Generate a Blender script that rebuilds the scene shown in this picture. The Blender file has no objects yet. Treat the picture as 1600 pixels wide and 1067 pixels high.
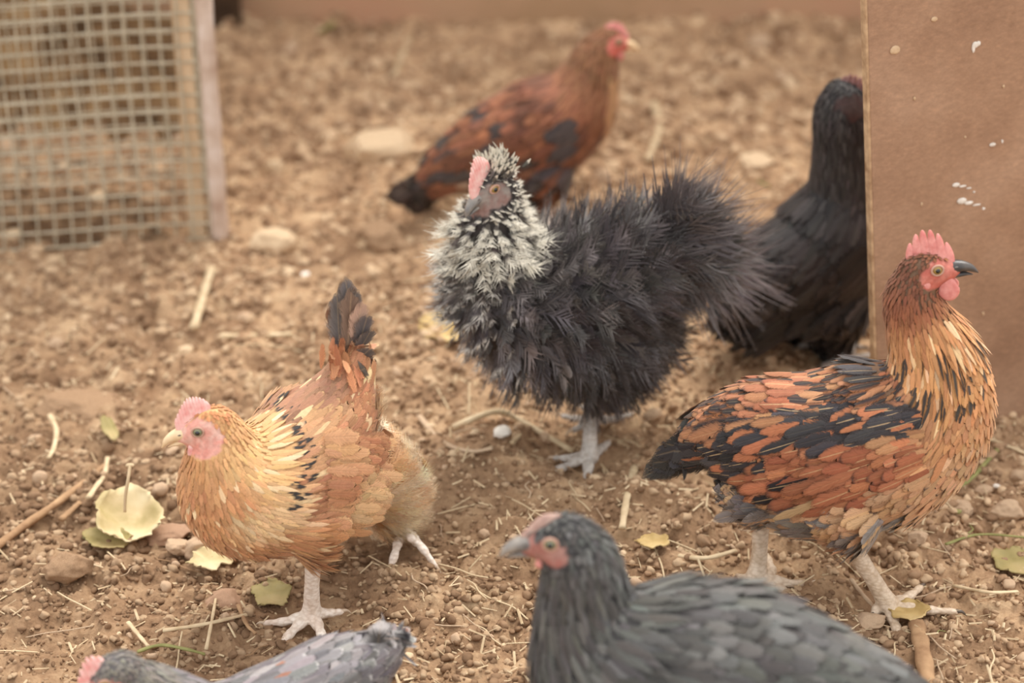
import bpy, math, random
import numpy as np
from mathutils import Vector, Matrix, noise as mnoise
from mathutils.bvhtree import BVHTree

# ------------------------------------------------------------------ camera, world, light
scene = bpy.context.scene
COL = scene.collection
F = 3778.0; CX, CY = 800.0, 533.5; TH = math.radians(26.9)
CAM = np.array([0.0, 0.0, 1.22])
cam_data = bpy.data.cameras.new('camera'); cam = bpy.data.objects.new('camera', cam_data); COL.objects.link(cam)
cam.location = CAM; cam.rotation_euler = (math.radians(90) - TH, 0, 0)
cam_data.sensor_width = 36.0; cam_data.lens = 36.0 * F / 1600.0
cam_data.clip_start = 0.05; cam_data.clip_end = 100
cam_data.dof.use_dof = True; cam_data.dof.focus_distance = 2.17; cam_data.dof.aperture_fstop = 3.3
scene.camera = cam
scene.view_settings.view_transform = 'Standard'; scene.view_settings.look = 'None'
scene.view_settings.gamma = 1.0; scene.view_settings.use_curve_mapping = False
scene.view_settings.exposure = 0.62

world = bpy.data.worlds.new('world'); scene.world = world; world.use_nodes = True
wn = world.node_tree; bg = wn.nodes['Background']
bg.inputs['Color'].default_value = (0.98, 0.985, 1.0, 1); bg.inputs['Strength'].default_value = 1.0
sun_d = bpy.data.lights.new('sun', 'SUN'); sun = bpy.data.objects.new('sun', sun_d); COL.objects.link(sun)
sun_d.energy = 2.2; sun_d.angle = math.radians(35); sun_d.color = (1.0, 0.96, 0.90)
sun.rotation_euler = (math.radians(-28), math.radians(16), 0)   # high sun, from the right and behind

FW = np.array([0, math.cos(TH), -math.sin(TH)]); RT = np.array([1.0, 0, 0]); UP = np.array([0, math.sin(TH), math.cos(TH)])
def ray(px, py): return FW + RT * (px - CX) / F - UP * (py - CY) / F
def G(px, py, z=0.0):
    r = ray(px, py); return CAM + r * ((z - CAM[2]) / r[2])
def onplane(px, py, o, nrm, off=0.0):
    r = ray(px, py); nrm = np.array(nrm, float); return CAM + r * (((np.array(o) - CAM) @ nrm + off) / (r @ nrm))
def depth(p): return float((np.array(p) - CAM) @ FW)
def unit(v): v = np.array(v, float); return v / max(1e-9, np.linalg.norm(v))
def lin(c): return tuple(((x / 255 / 12.92) if x / 255 <= 0.04045 else ((x / 255 + 0.055) / 1.055) ** 2.4) for x in c)
def lrgb(*c): return np.array(lin(c))

# ------------------------------------------------------------------ generic helpers
def tagit(o, label=None, cat=None, group=None, kind=None):
    if label: o['label'] = label
    if cat: o['category'] = cat
    if group: o['group'] = group
    if kind: o['kind'] = kind
    return o
def empty(name, loc, label=None, cat=None, group=None):
    o = bpy.data.objects.new(name, None); o.location = Vector(loc); COL.objects.link(o)
    o.empty_display_size = 0.05
    return tagit(o, label, cat, group)
def link(name, me, mat=None, parent=None):
    """mesh given in world coordinates; kept there under its parent"""
    o = bpy.data.objects.new(name, me); COL.objects.link(o)
    if mat and not me.materials: me.materials.append(mat)
    if parent is not None:
        p = Vector((0, 0, 0)); q = parent
        while q is not None: p += q.location; q = q.parent
        o.parent = parent
        me.transform(Matrix.Translation(-p))
    return o
def recentre(o):
    """top-level mesh built in world coordinates: put its origin at its base"""
    me = o.data; n = len(me.vertices); co = np.empty(n * 3); me.vertices.foreach_get('co', co); co = co.reshape(-1, 3)
    c = np.array([co[:, 0].mean(), co[:, 1].mean(), co[:, 2].min()])
    me.transform(Matrix.Translation(-Vector(c))); o.location = Vector(c); return o
def mk(name, V, Fa, smooth=True, attrs=None):
    """V (n,3); Fa: array (m,k) or list of arrays with k = 3 or 4"""
    V = np.asarray(V, float)
    if not isinstance(Fa, list): Fa = [Fa]
    Fa = [np.asarray(f, int) for f in Fa if len(f)]
    me = bpy.data.meshes.new(name)
    me.vertices.add(len(V)); me.vertices.foreach_set('co', V.ravel())
    tot = sum(f.size for f in Fa); npoly = sum(len(f) for f in Fa)
    me.loops.add(tot); me.loops.foreach_set('vertex_index', np.concatenate([f.ravel() for f in Fa]))
    sizes = np.concatenate([np.full(len(f), f.shape[1]) for f in Fa])
    starts = np.concatenate([[0], np.cumsum(sizes)[:-1]])
    me.polygons.add(npoly); me.polygons.foreach_set('loop_start', starts)
    try: me.polygons.foreach_set('loop_total', sizes)
    except Exception: pass
    me.polygons.foreach_set('use_smooth', np.full(npoly, smooth))
    me.update(calc_edges=True)
    for k, a in (attrs or {}).items():
        a = np.asarray(a, float)
        if a.shape[1] == 4:
            at = me.attributes.new(k, 'FLOAT_COLOR', 'POINT'); at.data.foreach_set('color', a.ravel())
        else:
            at = me.attributes.new(k, 'FLOAT_VECTOR', 'POINT'); at.data.foreach_set('vector', a.ravel())
    return me
class Geo:
    """collects pieces into one mesh"""
    def __init__(s): s.V = []; s.Q = []; s.T = []; s.n = 0
    def add(s, V, Q=None, T=None):
        V = np.asarray(V, float); s.V.append(V)
        if Q is not None and len(Q): s.Q.append(np.asarray(Q, int) + s.n)
        if T is not None and len(T): s.T.append(np.asarray(T, int) + s.n)
        s.n += len(V)
    def mesh(s, name, smooth=True, attrs=None):
        fa = []
        if s.Q: fa.append(np.concatenate(s.Q))
        if s.T: fa.append(np.concatenate(s.T))
        return mk(name, np.concatenate(s.V), fa, smooth, attrs)
def ico(sub):
    import bmesh
    bm = bmesh.new(); bmesh.ops.create_icosphere(bm, subdivisions=sub, radius=1.0)
    V = np.array([v.co[:] for v in bm.verts]); T = np.array([[v.index for v in f.verts] for f in bm.faces]); bm.free()
    return V, T
ICO1, ICO2, ICO3, ICO4 = ico(1), ico(2), ico(3), ico(4)
def frame(d, up=(0, 0, 1)):
    d = unit(d); u = np.array(up, float); u = u - d * (u @ d)
    if np.linalg.norm(u) < 1e-4: u = np.array([1.0, 0, 0]) - d * d[0]
    u = unit(u); l = np.cross(u, d); return d, l, u       # forward, left, up
def ellip(g, c, r, fr, tmpl=ICO3):
    d, l, u = fr; V, T = tmpl
    g.add(np.array(c) + V[:, :1] * d * r[0] + V[:, 1:2] * l * r[1] + V[:, 2:] * u * r[2], T=T)
def catmull(P, n):
    P = np.asarray(P, float); k = len(P); out = []
    Q = np.vstack([2 * P[0] - P[1], P, 2 * P[-1] - P[-2]])
    for i in range(k - 1):
        p0, p1, p2, p3 = Q[i:i + 4]
        for j in range(n):
            t = j / n
            out.append(0.5 * ((2 * p1) + (-p0 + p2) * t + (2 * p0 - 5 * p1 + 4 * p2 - p3) * t * t + (-p0 + 3 * p1 - 3 * p2 + p3) * t ** 3))
    out.append(P[-1]); return np.array(out)
def tube(g, pts, rad, seg=8, flat=1.0, up=(0, 0, 1), cap=True):
    pts = np.asarray(pts, float); n = len(pts); rad = np.broadcast_to(rad, (n,))
    tg = np.gradient(pts, axis=0); V = []
    for i in range(n):
        d, l, u = frame(tg[i], up)
        a = np.arange(seg) * 2 * math.pi / seg
        V.append(pts[i] + rad[i] * (np.cos(a)[:, None] * l + np.sin(a)[:, None] * u * flat))
    V = np.vstack(V); Q = []
    for i in range(n - 1):
        for j in range(seg):
            k = (j + 1) % seg; Q.append([i * seg + j, i * seg + k, (i + 1) * seg + k, (i + 1) * seg + j])
    T = []
    if cap:
        V = np.vstack([V, pts[0], pts[-1]]); a = n * seg; b = a + 1
        for j in range(seg):
            k = (j + 1) % seg; T += [[a, k, j], [b, (n - 1) * seg + j, (n - 1) * seg + k]]
    g.add(V, Q, T)
def boxg(g, c, sx, sy, sz, fr=None):
    fr = fr or (np.array([1., 0, 0]), np.array([0, 1., 0]), np.array([0, 0, 1.]))
    V = []
    for x in (-1, 1):
        for y in (-1, 1):
            for z in (-1, 1): V.append(np.array(c) + fr[0] * x * sx / 2 + fr[1] * y * sy / 2 + fr[2] * z * sz / 2)
    g.add(V, [[0, 1, 3, 2], [4, 6, 7, 5], [0, 4, 5, 1], [2, 3, 7, 6], [0, 2, 6, 4], [1, 5, 7, 3]])
def remesh(me, voxel, smooth=6, name='body'):
    o = bpy.data.objects.new('tmp', me); COL.objects.link(o)
    m = o.modifiers.new('r', 'REMESH'); m.mode = 'VOXEL'; m.voxel_size = voxel; m.use_smooth_shade = True
    if smooth:
        s = o.modifiers.new('s', 'SMOOTH'); s.factor = 0.5; s.iterations = smooth
    dg = bpy.context.evaluated_depsgraph_get(); dg.update()
    out = bpy.data.meshes.new_from_object(o.evaluated_get(dg)); out.name = name
    bpy.data.objects.remove(o); return out
def bevel(o, w, seg=2):
    m = o.modifiers.new('b', 'BEVEL'); m.width = w; m.segments = seg; m.limit_method = 'ANGLE'; return o

# numpy value noise
_rs = np.random.RandomState(7); _tab = _rs.rand(512, 512)
def vnoise(x, y):
    xi = np.floor(x).astype(int); yi = np.floor(y).astype(int); fx = x - xi; fy = y - yi
    fx = fx * fx * (3 - 2 * fx); fy = fy * fy * (3 - 2 * fy); g = lambda a, b: _tab[a % 512, b % 512]
    return (g(xi, yi) * (1 - fx) + g(xi + 1, yi) * fx) * (1 - fy) + (g(xi, yi + 1) * (1 - fx) + g(xi + 1, yi + 1) * fx) * fy
def sstep(a, b, x): t = np.clip((x - a) / (b - a), 0, 1); return t * t * (3 - 2 * t)

# ------------------------------------------------------------------ materials
def newmat(name):
    m = bpy.data.materials.new(name); m.use_nodes = True; nt = m.node_tree; b = nt.nodes['Principled BSDF']
    return m, nt, b
def N(nt, t, **kw):
    n = nt.nodes.new(t)
    for k, v in kw.items():
        if k in n.inputs: n.inputs[k].default_value = v
        else: setattr(n, k, v)
    return n
def mathn(nt, op, a, b=None, clamp=False):
    n = nt.nodes.new('ShaderNodeMath'); n.operation = op; n.use_clamp = clamp
    for i, v in enumerate((a, b)):
        if v is None: continue
        if isinstance(v, (int, float)): n.inputs[i].default_value = v
        else: nt.links.new(v, n.inputs[i])
    return n.outputs[0]
def mixc(nt, fac, a, b, mode='MIX'):
    n = nt.nodes.new('ShaderNodeMix'); n.data_type = 'RGBA'; n.blend_type = mode
    for s, v in ((n.inputs['Factor'], fac), (n.inputs['A'], a), (n.inputs['B'], b)):
        if isinstance(v, (int, float)): s.default_value = v
        elif isinstance(v, (tuple, list, np.ndarray)): s.default_value = (*v[:3], 1)
        else: nt.links.new(v, s)
    return n.outputs['Result']
def ramp(nt, fac, stops):
    n = nt.nodes.new('ShaderNodeValToRGB'); el = n.color_ramp.elements
    while len(el) < len(stops): el.new(0.5)
    for e, (p, c) in zip(el, stops): e.position = p; e.color = (*c[:3], 1)
    nt.links.new(fac, n.inputs[0]); return n.outputs[0]
def noisy(name, cols, scale=20, rough=0.8, bump=0.3, bscale=None, dist=0.002, detail=6, sub=0.0, spec=0.3, stretch=None):
    m, nt, b = newmat(name); tc = N(nt, 'ShaderNodeTexCoord'); vec = tc.outputs['Object']
    if stretch:
        mp = N(nt, 'ShaderNodeMapping'); mp.inputs['Scale'].default_value = stretch; nt.links.new(vec, mp.inputs[0]); vec = mp.outputs[0]
    n1 = N(nt, 'ShaderNodeTexNoise'); n1.inputs['Scale'].default_value = scale; n1.inputs['Detail'].default_value = detail
    nt.links.new(vec, n1.inputs['Vector'])
    k = len(cols); st = [(0.3 + 0.4 * i / max(1, k - 1), c) for i, c in enumerate(cols)]
    nt.links.new(ramp(nt, n1.outputs[0], st), b.inputs['Base Color'])
    b.inputs['Roughness'].default_value = rough; b.inputs['Specular IOR Level'].default_value = spec
    if sub: b.inputs['Subsurface Weight'].default_value = sub; b.inputs['Subsurface Radius'].default_value = (0.01, 0.004, 0.003); b.inputs['Subsurface Scale'].default_value = 0.5
    if bump:
        n2 = N(nt, 'ShaderNodeTexNoise'); n2.inputs['Scale'].default_value = bscale or scale * 4; n2.inputs['Detail'].default_value = 5
        nt.links.new(vec, n2.inputs['Vector'])
        bp = N(nt, 'ShaderNodeBump'); bp.inputs['Strength'].default_value = bump; bp.inputs['Distance'].default_value = dist
        nt.links.new(n2.outputs[0], bp.inputs['Height']); nt.links.new(bp.outputs[0], b.inputs['Normal'])
    return m
def feather_material(name, rough=0.55, spec=0.3, sheen=0.15, sheen_tint=(1, 1, 1), barb=0.35, bump=0.5, fray=0.15):
    m, nt, b = newmat(name); L = nt.links
    ca = N(nt, 'ShaderNodeAttribute'); ca.attribute_name = 'ca'
    cb = N(nt, 'ShaderNodeAttribute'); cb.attribute_name = 'cb'
    pp = N(nt, 'ShaderNodeAttribute'); pp.attribute_name = 'pp'
    fv = N(nt, 'ShaderNodeAttribute'); fv.attribute_name = 'fv'
    s1 = N(nt, 'ShaderNodeSeparateXYZ'); L.new(fv.outputs['Vector'], s1.inputs[0])
    s2 = N(nt, 'ShaderNodeSeparateXYZ'); L.new(pp.outputs['Vector'], s2.inputs[0])
    u = mathn(nt, 'ABSOLUTE', s1.outputs[0]); v = s1.outputs[1]; r = s1.outputs[2]
    q = mathn(nt, 'SUBTRACT', v, mathn(nt, 'MULTIPLY', u, 0.28))
    cmb = N(nt, 'ShaderNodeCombineXYZ')
    L.new(mathn(nt, 'ADD', mathn(nt, 'MULTIPLY', q, 26.0), mathn(nt, 'MULTIPLY', r, 97.0)), cmb.inputs[0])
    L.new(mathn(nt, 'MULTIPLY', u, 1.5), cmb.inputs[1]); L.new(mathn(nt, 'MULTIPLY', r, 50.0), cmb.inputs[2])
    nz = N(nt, 'ShaderNodeTexNoise'); nz.inputs['Scale'].default_value = 1.0; nz.inputs['Detail'].default_value = 3; nz.inputs['Roughness'].default_value = 0.7
    L.new(cmb.outputs[0], nz.inputs['Vector'])
    nf = nz.outputs[0]
    nlow = N(nt, 'ShaderNodeTexNoise'); nlow.inputs['Scale'].default_value = 0.12; nlow.inputs['Detail'].default_value = 1
    L.new(cmb.outputs[0], nlow.inputs['Vector'])
    # marking mask: tip and edge
    vv = mathn(nt, 'ADD', v, mathn(nt, 'MULTIPLY', mathn(nt, 'SUBTRACT', nf, 0.5), 0.25))
    tip = mathn(nt, 'MULTIPLY', mathn(nt, 'SUBTRACT', vv, s2.outputs[0]), 7.0, True)
    edge = mathn(nt, 'MULTIPLY', mathn(nt, 'POWER', u, 2.5), s2.outputs[1], True)
    mask = mathn(nt, 'MAXIMUM', tip, edge)
    col = mixc(nt, mask, ca.outputs['Color'], cb.outputs['Color'])
    sh = mathn(nt, 'MULTIPLY', mathn(nt, 'SUBTRACT', 1.0, mathn(nt, 'MULTIPLY', u, 9.0, True)), s2.outputs[2], True)
    col = mixc(nt, sh, col, (0.62, 0.42, 0.22))
    fac = mathn(nt, 'ADD', mathn(nt, 'MULTIPLY', mathn(nt, 'SUBTRACT', nf, 0.5), barb * 2.4), 1.0)
    sc = N(nt, 'ShaderNodeVectorMath'); sc.operation = 'SCALE'; L.new(col, sc.inputs[0]); L.new(fac, sc.inputs['Scale'])
    L.new(sc.outputs[0], b.inputs['Base Color'])
    b.inputs['Roughness'].default_value = rough; b.inputs['Specular IOR Level'].default_value = spec
    b.inputs['Sheen Weight'].default_value = sheen; b.inputs['Sheen Tint'].default_value = (*sheen_tint, 1); b.inputs['Sheen Roughness'].default_value = 0.4
    # frayed vane edge: barbs part toward the rim and the tip
    rim = mathn(nt, 'MINIMUM', mathn(nt, 'MULTIPLY', mathn(nt, 'SUBTRACT', 1.0, u), 2.6), mathn(nt, 'MULTIPLY', mathn(nt, 'SUBTRACT', 1.0, v), 9.0))
    al = mathn(nt, 'ADD', mathn(nt, 'ADD', rim, fray), mathn(nt, 'MULTIPLY', mathn(nt, 'SUBTRACT', nf, 0.5), 3.2), True)
    L.new(al, b.inputs['Alpha'])
    bp = N(nt, 'ShaderNodeBump'); bp.inputs['Strength'].default_value = bump; bp.inputs['Distance'].default_value = 0.0006
    L.new(mathn(nt, 'ADD', nf, mathn(nt, 'MULTIPLY', mathn(nt, 'MULTIPLY', u, 8.0, True), -0.6)), bp.inputs['Height'])
    L.new(bp.outputs[0], b.inputs['Normal'])
    return m
M_SOFT = feather_material('feather_soft', 0.62, 0.22, 0.2, (1, 0.9, 0.75))
M_BLACK = feather_material('feather_glossy_black', 0.5, 0.26, 0.08, (0.95, 0.95, 1.0), barb=0.3)
M_FRIZ = feather_material('feather_frizzled', 0.5, 0.3, 0.25, (1, 0.95, 0.9), barb=0.25, bump=0.2, fray=0.35)
def body_material():
    m, nt, b = newmat('hen_skin_and_down'); L = nt.links
    ca = N(nt, 'ShaderNodeAttribute'); ca.attribute_name = 'ca'
    tc = N(nt, 'ShaderNodeTexCoord'); n1 = N(nt, 'ShaderNodeTexNoise'); n1.inputs['Scale'].default_value = 260; n1.inputs['Detail'].default_value = 4
    L.new(tc.outputs['Object'], n1.inputs['Vector'])
    c = mixc(nt, 0.5, ca.outputs['Color'], ramp(nt, n1.outputs[0], [(0.3, (0.5, 0.5, 0.5)), (0.7, (1, 1, 1))]), 'MULTIPLY')
    L.new(c, b.inputs['Base Color']); b.inputs['Roughness'].default_value = 0.6; b.inputs['Specular IOR Level'].default_value = 0.3
    bp = N(nt, 'ShaderNodeBump'); bp.inputs['Strength'].default_value = 0.5; bp.inputs['Distance'].default_value = 0.001
    L.new(n1.outputs[0], bp.inputs['Height']); L.new(bp.outputs[0], b.inputs['Normal'])
    return m
M_BODY = body_material()
def comb_mat(name, c1, c2): return noisy(name, [c1, c2], 160, 0.5, 0.5, 500, 0.0006, sub=0.15, spec=0.4)
M_COMB_RED = comb_mat('comb_coral', lrgb(208, 122, 114), lrgb(230, 162, 152))
M_COMB_PINK = comb_mat('comb_pale_pink', lrgb(232, 158, 150), lrgb(244, 204, 194))
M_COMB_DARK = comb_mat('comb_dusky', lrgb(110, 70, 65), lrgb(150, 105, 98))
M_COMB_BUFF = comb_mat('comb_greyish_pink', lrgb(165, 130, 118), lrgb(195, 165, 150))
def simple(name, c, rough=0.5, spec=0.4):
    m, nt, b = newmat(name); b.inputs['Base Color'].default_value = (*c[:3], 1); b.inputs['Roughness'].default_value = rough
    b.inputs['Specular IOR Level'].default_value = spec; return m
M_BEAK_IVORY = noisy('beak_ivory', [lrgb(225, 190, 145), lrgb(238, 212, 172)], 120, 0.4, 0.1, spec=0.5)
M_BEAK_DARK = noisy('beak_slate', [lrgb(48, 45, 46), lrgb(92, 84, 78)], 90, 0.35, 0.1, spec=0.5)
M_BEAK_GREY = noisy('beak_grey', [lrgb(105, 102, 100), lrgb(160, 150, 138)], 90, 0.4, 0.1, spec=0.5)
M_PUPIL = simple('pupil', (0.004, 0.004, 0.004), 0.05, 0.8)
M_IRIS_Y = simple('iris_amber', lrgb(150, 120, 60), 0.15, 0.6)
M_IRIS_G = simple('iris_grey_green', lrgb(128, 128, 96), 0.15, 0.6)
M_LID = simple('eyelid', lrgb(190, 150, 130), 0.5, 0.3)
def leg_mat(name, a, b_):
    m, nt, b = newmat(name); tc = N(nt, 'ShaderNodeTexCoord')
    mp = N(nt, 'ShaderNodeMapping'); mp.inputs['Scale'].default_value = (1, 1, 1.7); nt.links.new(tc.outputs['Object'], mp.inputs[0])
    vo = N(nt, 'ShaderNodeTexVoronoi'); vo.inputs['Scale'].default_value = 230; nt.links.new(mp.outputs[0], vo.inputs['Vector'])
    n1 = N(nt, 'ShaderNodeTexNoise'); n1.inputs['Scale'].default_value = 55; nt.links.new(tc.outputs['Object'], n1.inputs['Vector'])
    c = mixc(nt, 1.0, ramp(nt, n1.outputs[0], [(0.35, a), (0.65, b_)]), ramp(nt, vo.outputs['Distance'], [(0.35, (1, 1, 1)), (0.8, (0.80, 0.75, 0.70))]), 'MULTIPLY')
    nt.links.new(c, b.inputs['Base Color']); b.inputs['Roughness'].default_value = 0.5
    bp = N(nt, 'ShaderNodeBump'); bp.inputs['Strength'].default_value = 0.7; bp.inputs['Distance'].default_value = 0.0008; bp.invert = True
    nt.links.new(vo.outputs['Distance'], bp.inputs['Height']); nt.links.new(bp.outputs[0], b.inputs['Normal']); return m
M_LEG_PALE = leg_mat('leg_scales_ivory', lrgb(236, 216, 198), lrgb(248, 236, 222))
M_LEG_TAN = leg_mat('leg_scales_tan', lrgb(206, 182, 154), lrgb(234, 214, 190))
M_LEG_GREY = leg_mat('leg_scales_grey', lrgb(176, 168, 160), lrgb(212, 204, 194))
M_CLAW = simple('claw_horn', lrgb(196, 172, 146), 0.35, 0.5)
M_CLAW_D = simple('claw_dark', lrgb(95, 82, 70), 0.35, 0.5)
#@@CUT1
# ------------------------------------------------------------------ feathers
def wprof(kind, v):
    if kind == 'contour': return np.clip(v * 1.8 + 0.35, 0, 1) * np.sqrt(np.clip(1 - (np.clip(v - 0.42, 0, 1) / 0.58) ** 2.5, 0, 1))
    if kind == 'hackle': return np.clip(np.sin((v * 0.86 + 0.14) * math.pi), 0, 1) ** 0.7 * (1 - 0.25 * v)
    if kind == 'flight': return np.clip(v * 9 + 0.15, 0, 1) * np.clip((1.0 - v) * 5.5 + 0.02, 0, 1) ** 0.6 * (0.75 + 0.25 * v)
    return np.sin(v * math.pi)
def feathers(base, d, n, L, W, kind='contour', lift=0.10, curl=-0.12, camber=0.25, rows=8, ragged=0.10, rng=None, bend=0.0):
    """one card of real curved geometry per feather; returns V, Q, fv, count of verts per feather"""
    K = len(base); rng = rng or np.random.RandomState(1)
    d = d / np.linalg.norm(d, axis=1, keepdims=True)
    n = n - d * np.sum(n * d, axis=1, keepdims=True); n = n / np.maximum(1e-6, np.linalg.norm(n, axis=1, keepdims=True))
    s = np.cross(n, d); v = 1 - (1 - np.linspace(0, 1, rows)) ** 1.5; us = np.array([-1, 0, 1.])
    L = np.broadcast_to(L, (K,)); W = np.broadcast_to(W, (K,)); lift = np.broadcast_to(lift, (K,)); curl = np.broadcast_to(curl, (K,)); bend = np.broadcast_to(bend, (K,))
    wp = wprof(kind, v)
    wid = W[:, None, None] * 0.5 * wp[None, :, None] * (1 + ragged * rng.randn(K, rows, 3)) * us[None, None, :]
    vj = v[None, :, None] - 0.10 * (np.abs(us)[None, None, :]) * W[:, None, None] / L[:, None, None] + ragged * 0.12 * rng.randn(K, rows, 3) * np.abs(us)[None, None, :]
    along = L[:, None, None] * vj
    h = L[:, None, None] * (lift[:, None, None] * vj + curl[:, None, None] * vj ** 2) - camber * np.abs(wid)
    sd = wid + (bend * L)[:, None, None] * vj ** 2
    V = base[:, None, None, :] + d[:, None, None, :] * along[..., None] + n[:, None, None, :] * h[..., None] + s[:, None, None, :] * sd[..., None]
    r = rng.rand(K)
    fv = np.stack([np.broadcast_to(us, (K, rows, 3)), np.broadcast_to(v[None, :, None], (K, rows, 3)), np.broadcast_to(r[:, None, None], (K, rows, 3))], -1)
    idx = []
    for i in range(rows - 1):
        for j in range(2): idx.append([i * 3 + j, i * 3 + j + 1, (i + 1) * 3 + j + 1, (i + 1) * 3 + j])
    Q = (np.array(idx)[None] + (np.arange(K) * rows * 3)[:, None, None]).reshape(-1, 4)
    return V.reshape(-1, 3), Q, fv.reshape(-1, 3), rows * 3
def wisps(base, d, n, L, W, strands=11, lift=0.5, curl=0.3, rng=None, wmul=1.0):
    """loose-barbed curly feather: a shaft with separate narrow barbs fanning from it"""
    K = len(base); rng = rng or np.random.RandomState(2)
    d = d / np.linalg.norm(d, axis=1, keepdims=True)
    n = n - d * np.sum(n * d, axis=1, keepdims=True); n = n / np.maximum(1e-6, np.linalg.norm(n, axis=1, keepdims=True))
    s = np.cross(n, d); L = np.broadcast_to(L, (K,)); W = np.broadcast_to(W, (K,))
    lift = np.broadcast_to(lift, (K,)); curl = np.broadcast_to(curl, (K,))
    st = np.linspace(0.08, 0.9, strands); side = np.where(np.arange(strands) % 2 == 0, 1.0, -1.0)
    st = st[None] + rng.randn(K, strands) * 0.05; st[:, -1] = 0.75
    ang = side[None] * (0.55 + 0.25 * rng.rand(K, strands)); ang[:, -1] = 0; ang[:, 0] = 0; st[:, 0] = 0.0
    bl = np.minimum(1 - st * 0.6, 0.62) * (0.75 + 0.5 * rng.rand(K, strands)); bl[:, 0] = 0.95
    m = 4; w = np.linspace(0, 1, m)
    t0 = st[:, :, None]; a = ang[:, :, None]; b = bl[:, :, None] * w[None, None]
    al = t0 + np.cos(a) * b; la = np.sin(a) * b * (W / L)[:, None, None] * 1.6
    hh = lift[:, None, None] * al + curl[:, None, None] * al ** 2 + 0.04 * rng.randn(K, strands, 1) * w
    P = base[:, None, None] + L[:, None, None, None] * (d[:, None, None] * al[..., None] * 1.0 + s[:, None, None] * la[..., None] + n[:, None, None] * hh[..., None])
    bw = (L * 0.028 * wmul)[:, None, None] * (1 - 0.75 * w)[None, None] * np.ones((K, strands, 1))
    perp = s[:, None, None] * np.cos(a)[..., None] - d[:, None, None] * np.sin(a)[..., None]
    V = np.stack([P - perp * bw[..., None], P + perp * bw[..., None]], 3)    # K,strands,m,2,3
    r = rng.rand(K)
    fv = np.stack([np.broadcast_to(np.array([-.5, .5]), V.shape[:-1]), np.broadcast_to(np.clip(al, 0, 1)[..., None], V.shape[:-1]), np.broadcast_to(r[:, None, None, None], V.shape[:-1])], -1)
    idx = [[i * 2, i * 2 + 1, i * 2 + 3, i * 2 + 2] for i in range(m - 1)]
    Q = (np.array(idx)[None] + (np.arange(K * strands) * m * 2)[:, None, None]).reshape(-1, 4)
    return V.reshape(-1, 3), Q, fv.reshape(-1, 3), strands * m * 2
class Plume:
    def __init__(s): s.V = []; s.Q = []; s.fv = []; s.ca = []; s.cb = []; s.pp = []; s.n = 0
    def add(s, res, ca, cb, pp):
        V, Q, fv, k = res; K = len(V) // k
        ca = np.broadcast_to(np.asarray(ca, float), (K, 3)); cb = np.broadcast_to(np.asarray(cb, float), (K, 3)); pp = np.broadcast_to(np.asarray(pp, float), (K, 3))
        s.V.append(V); s.Q.append(Q + s.n); s.fv.append(fv); s.n += len(V)
        s.ca.append(np.repeat(ca, k, 0)); s.cb.append(np.repeat(cb, k, 0)); s.pp.append(np.repeat(pp, k, 0))
    def link(s, name, mat, parent):
        V = np.concatenate(s.V); o = np.ones((len(V), 1))
        me = mk(name, V, np.concatenate(s.Q), True, {'ca': np.hstack([np.concatenate(s.ca), o]), 'cb': np.hstack([np.concatenate(s.cb), o]), 'pp': np.concatenate(s.pp), 'fv': np.concatenate(s.fv)})
        return link(name, me, mat, parent)

def fnoise(P, scale, seed=0.0):
    return np.array([mnoise.noise(Vector((float(p[0]) * scale + seed, float(p[1]) * scale + seed * 1.7, float(p[2]) * scale))) for p in P])

FEET = []      # ground spots kept level under feet

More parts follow.
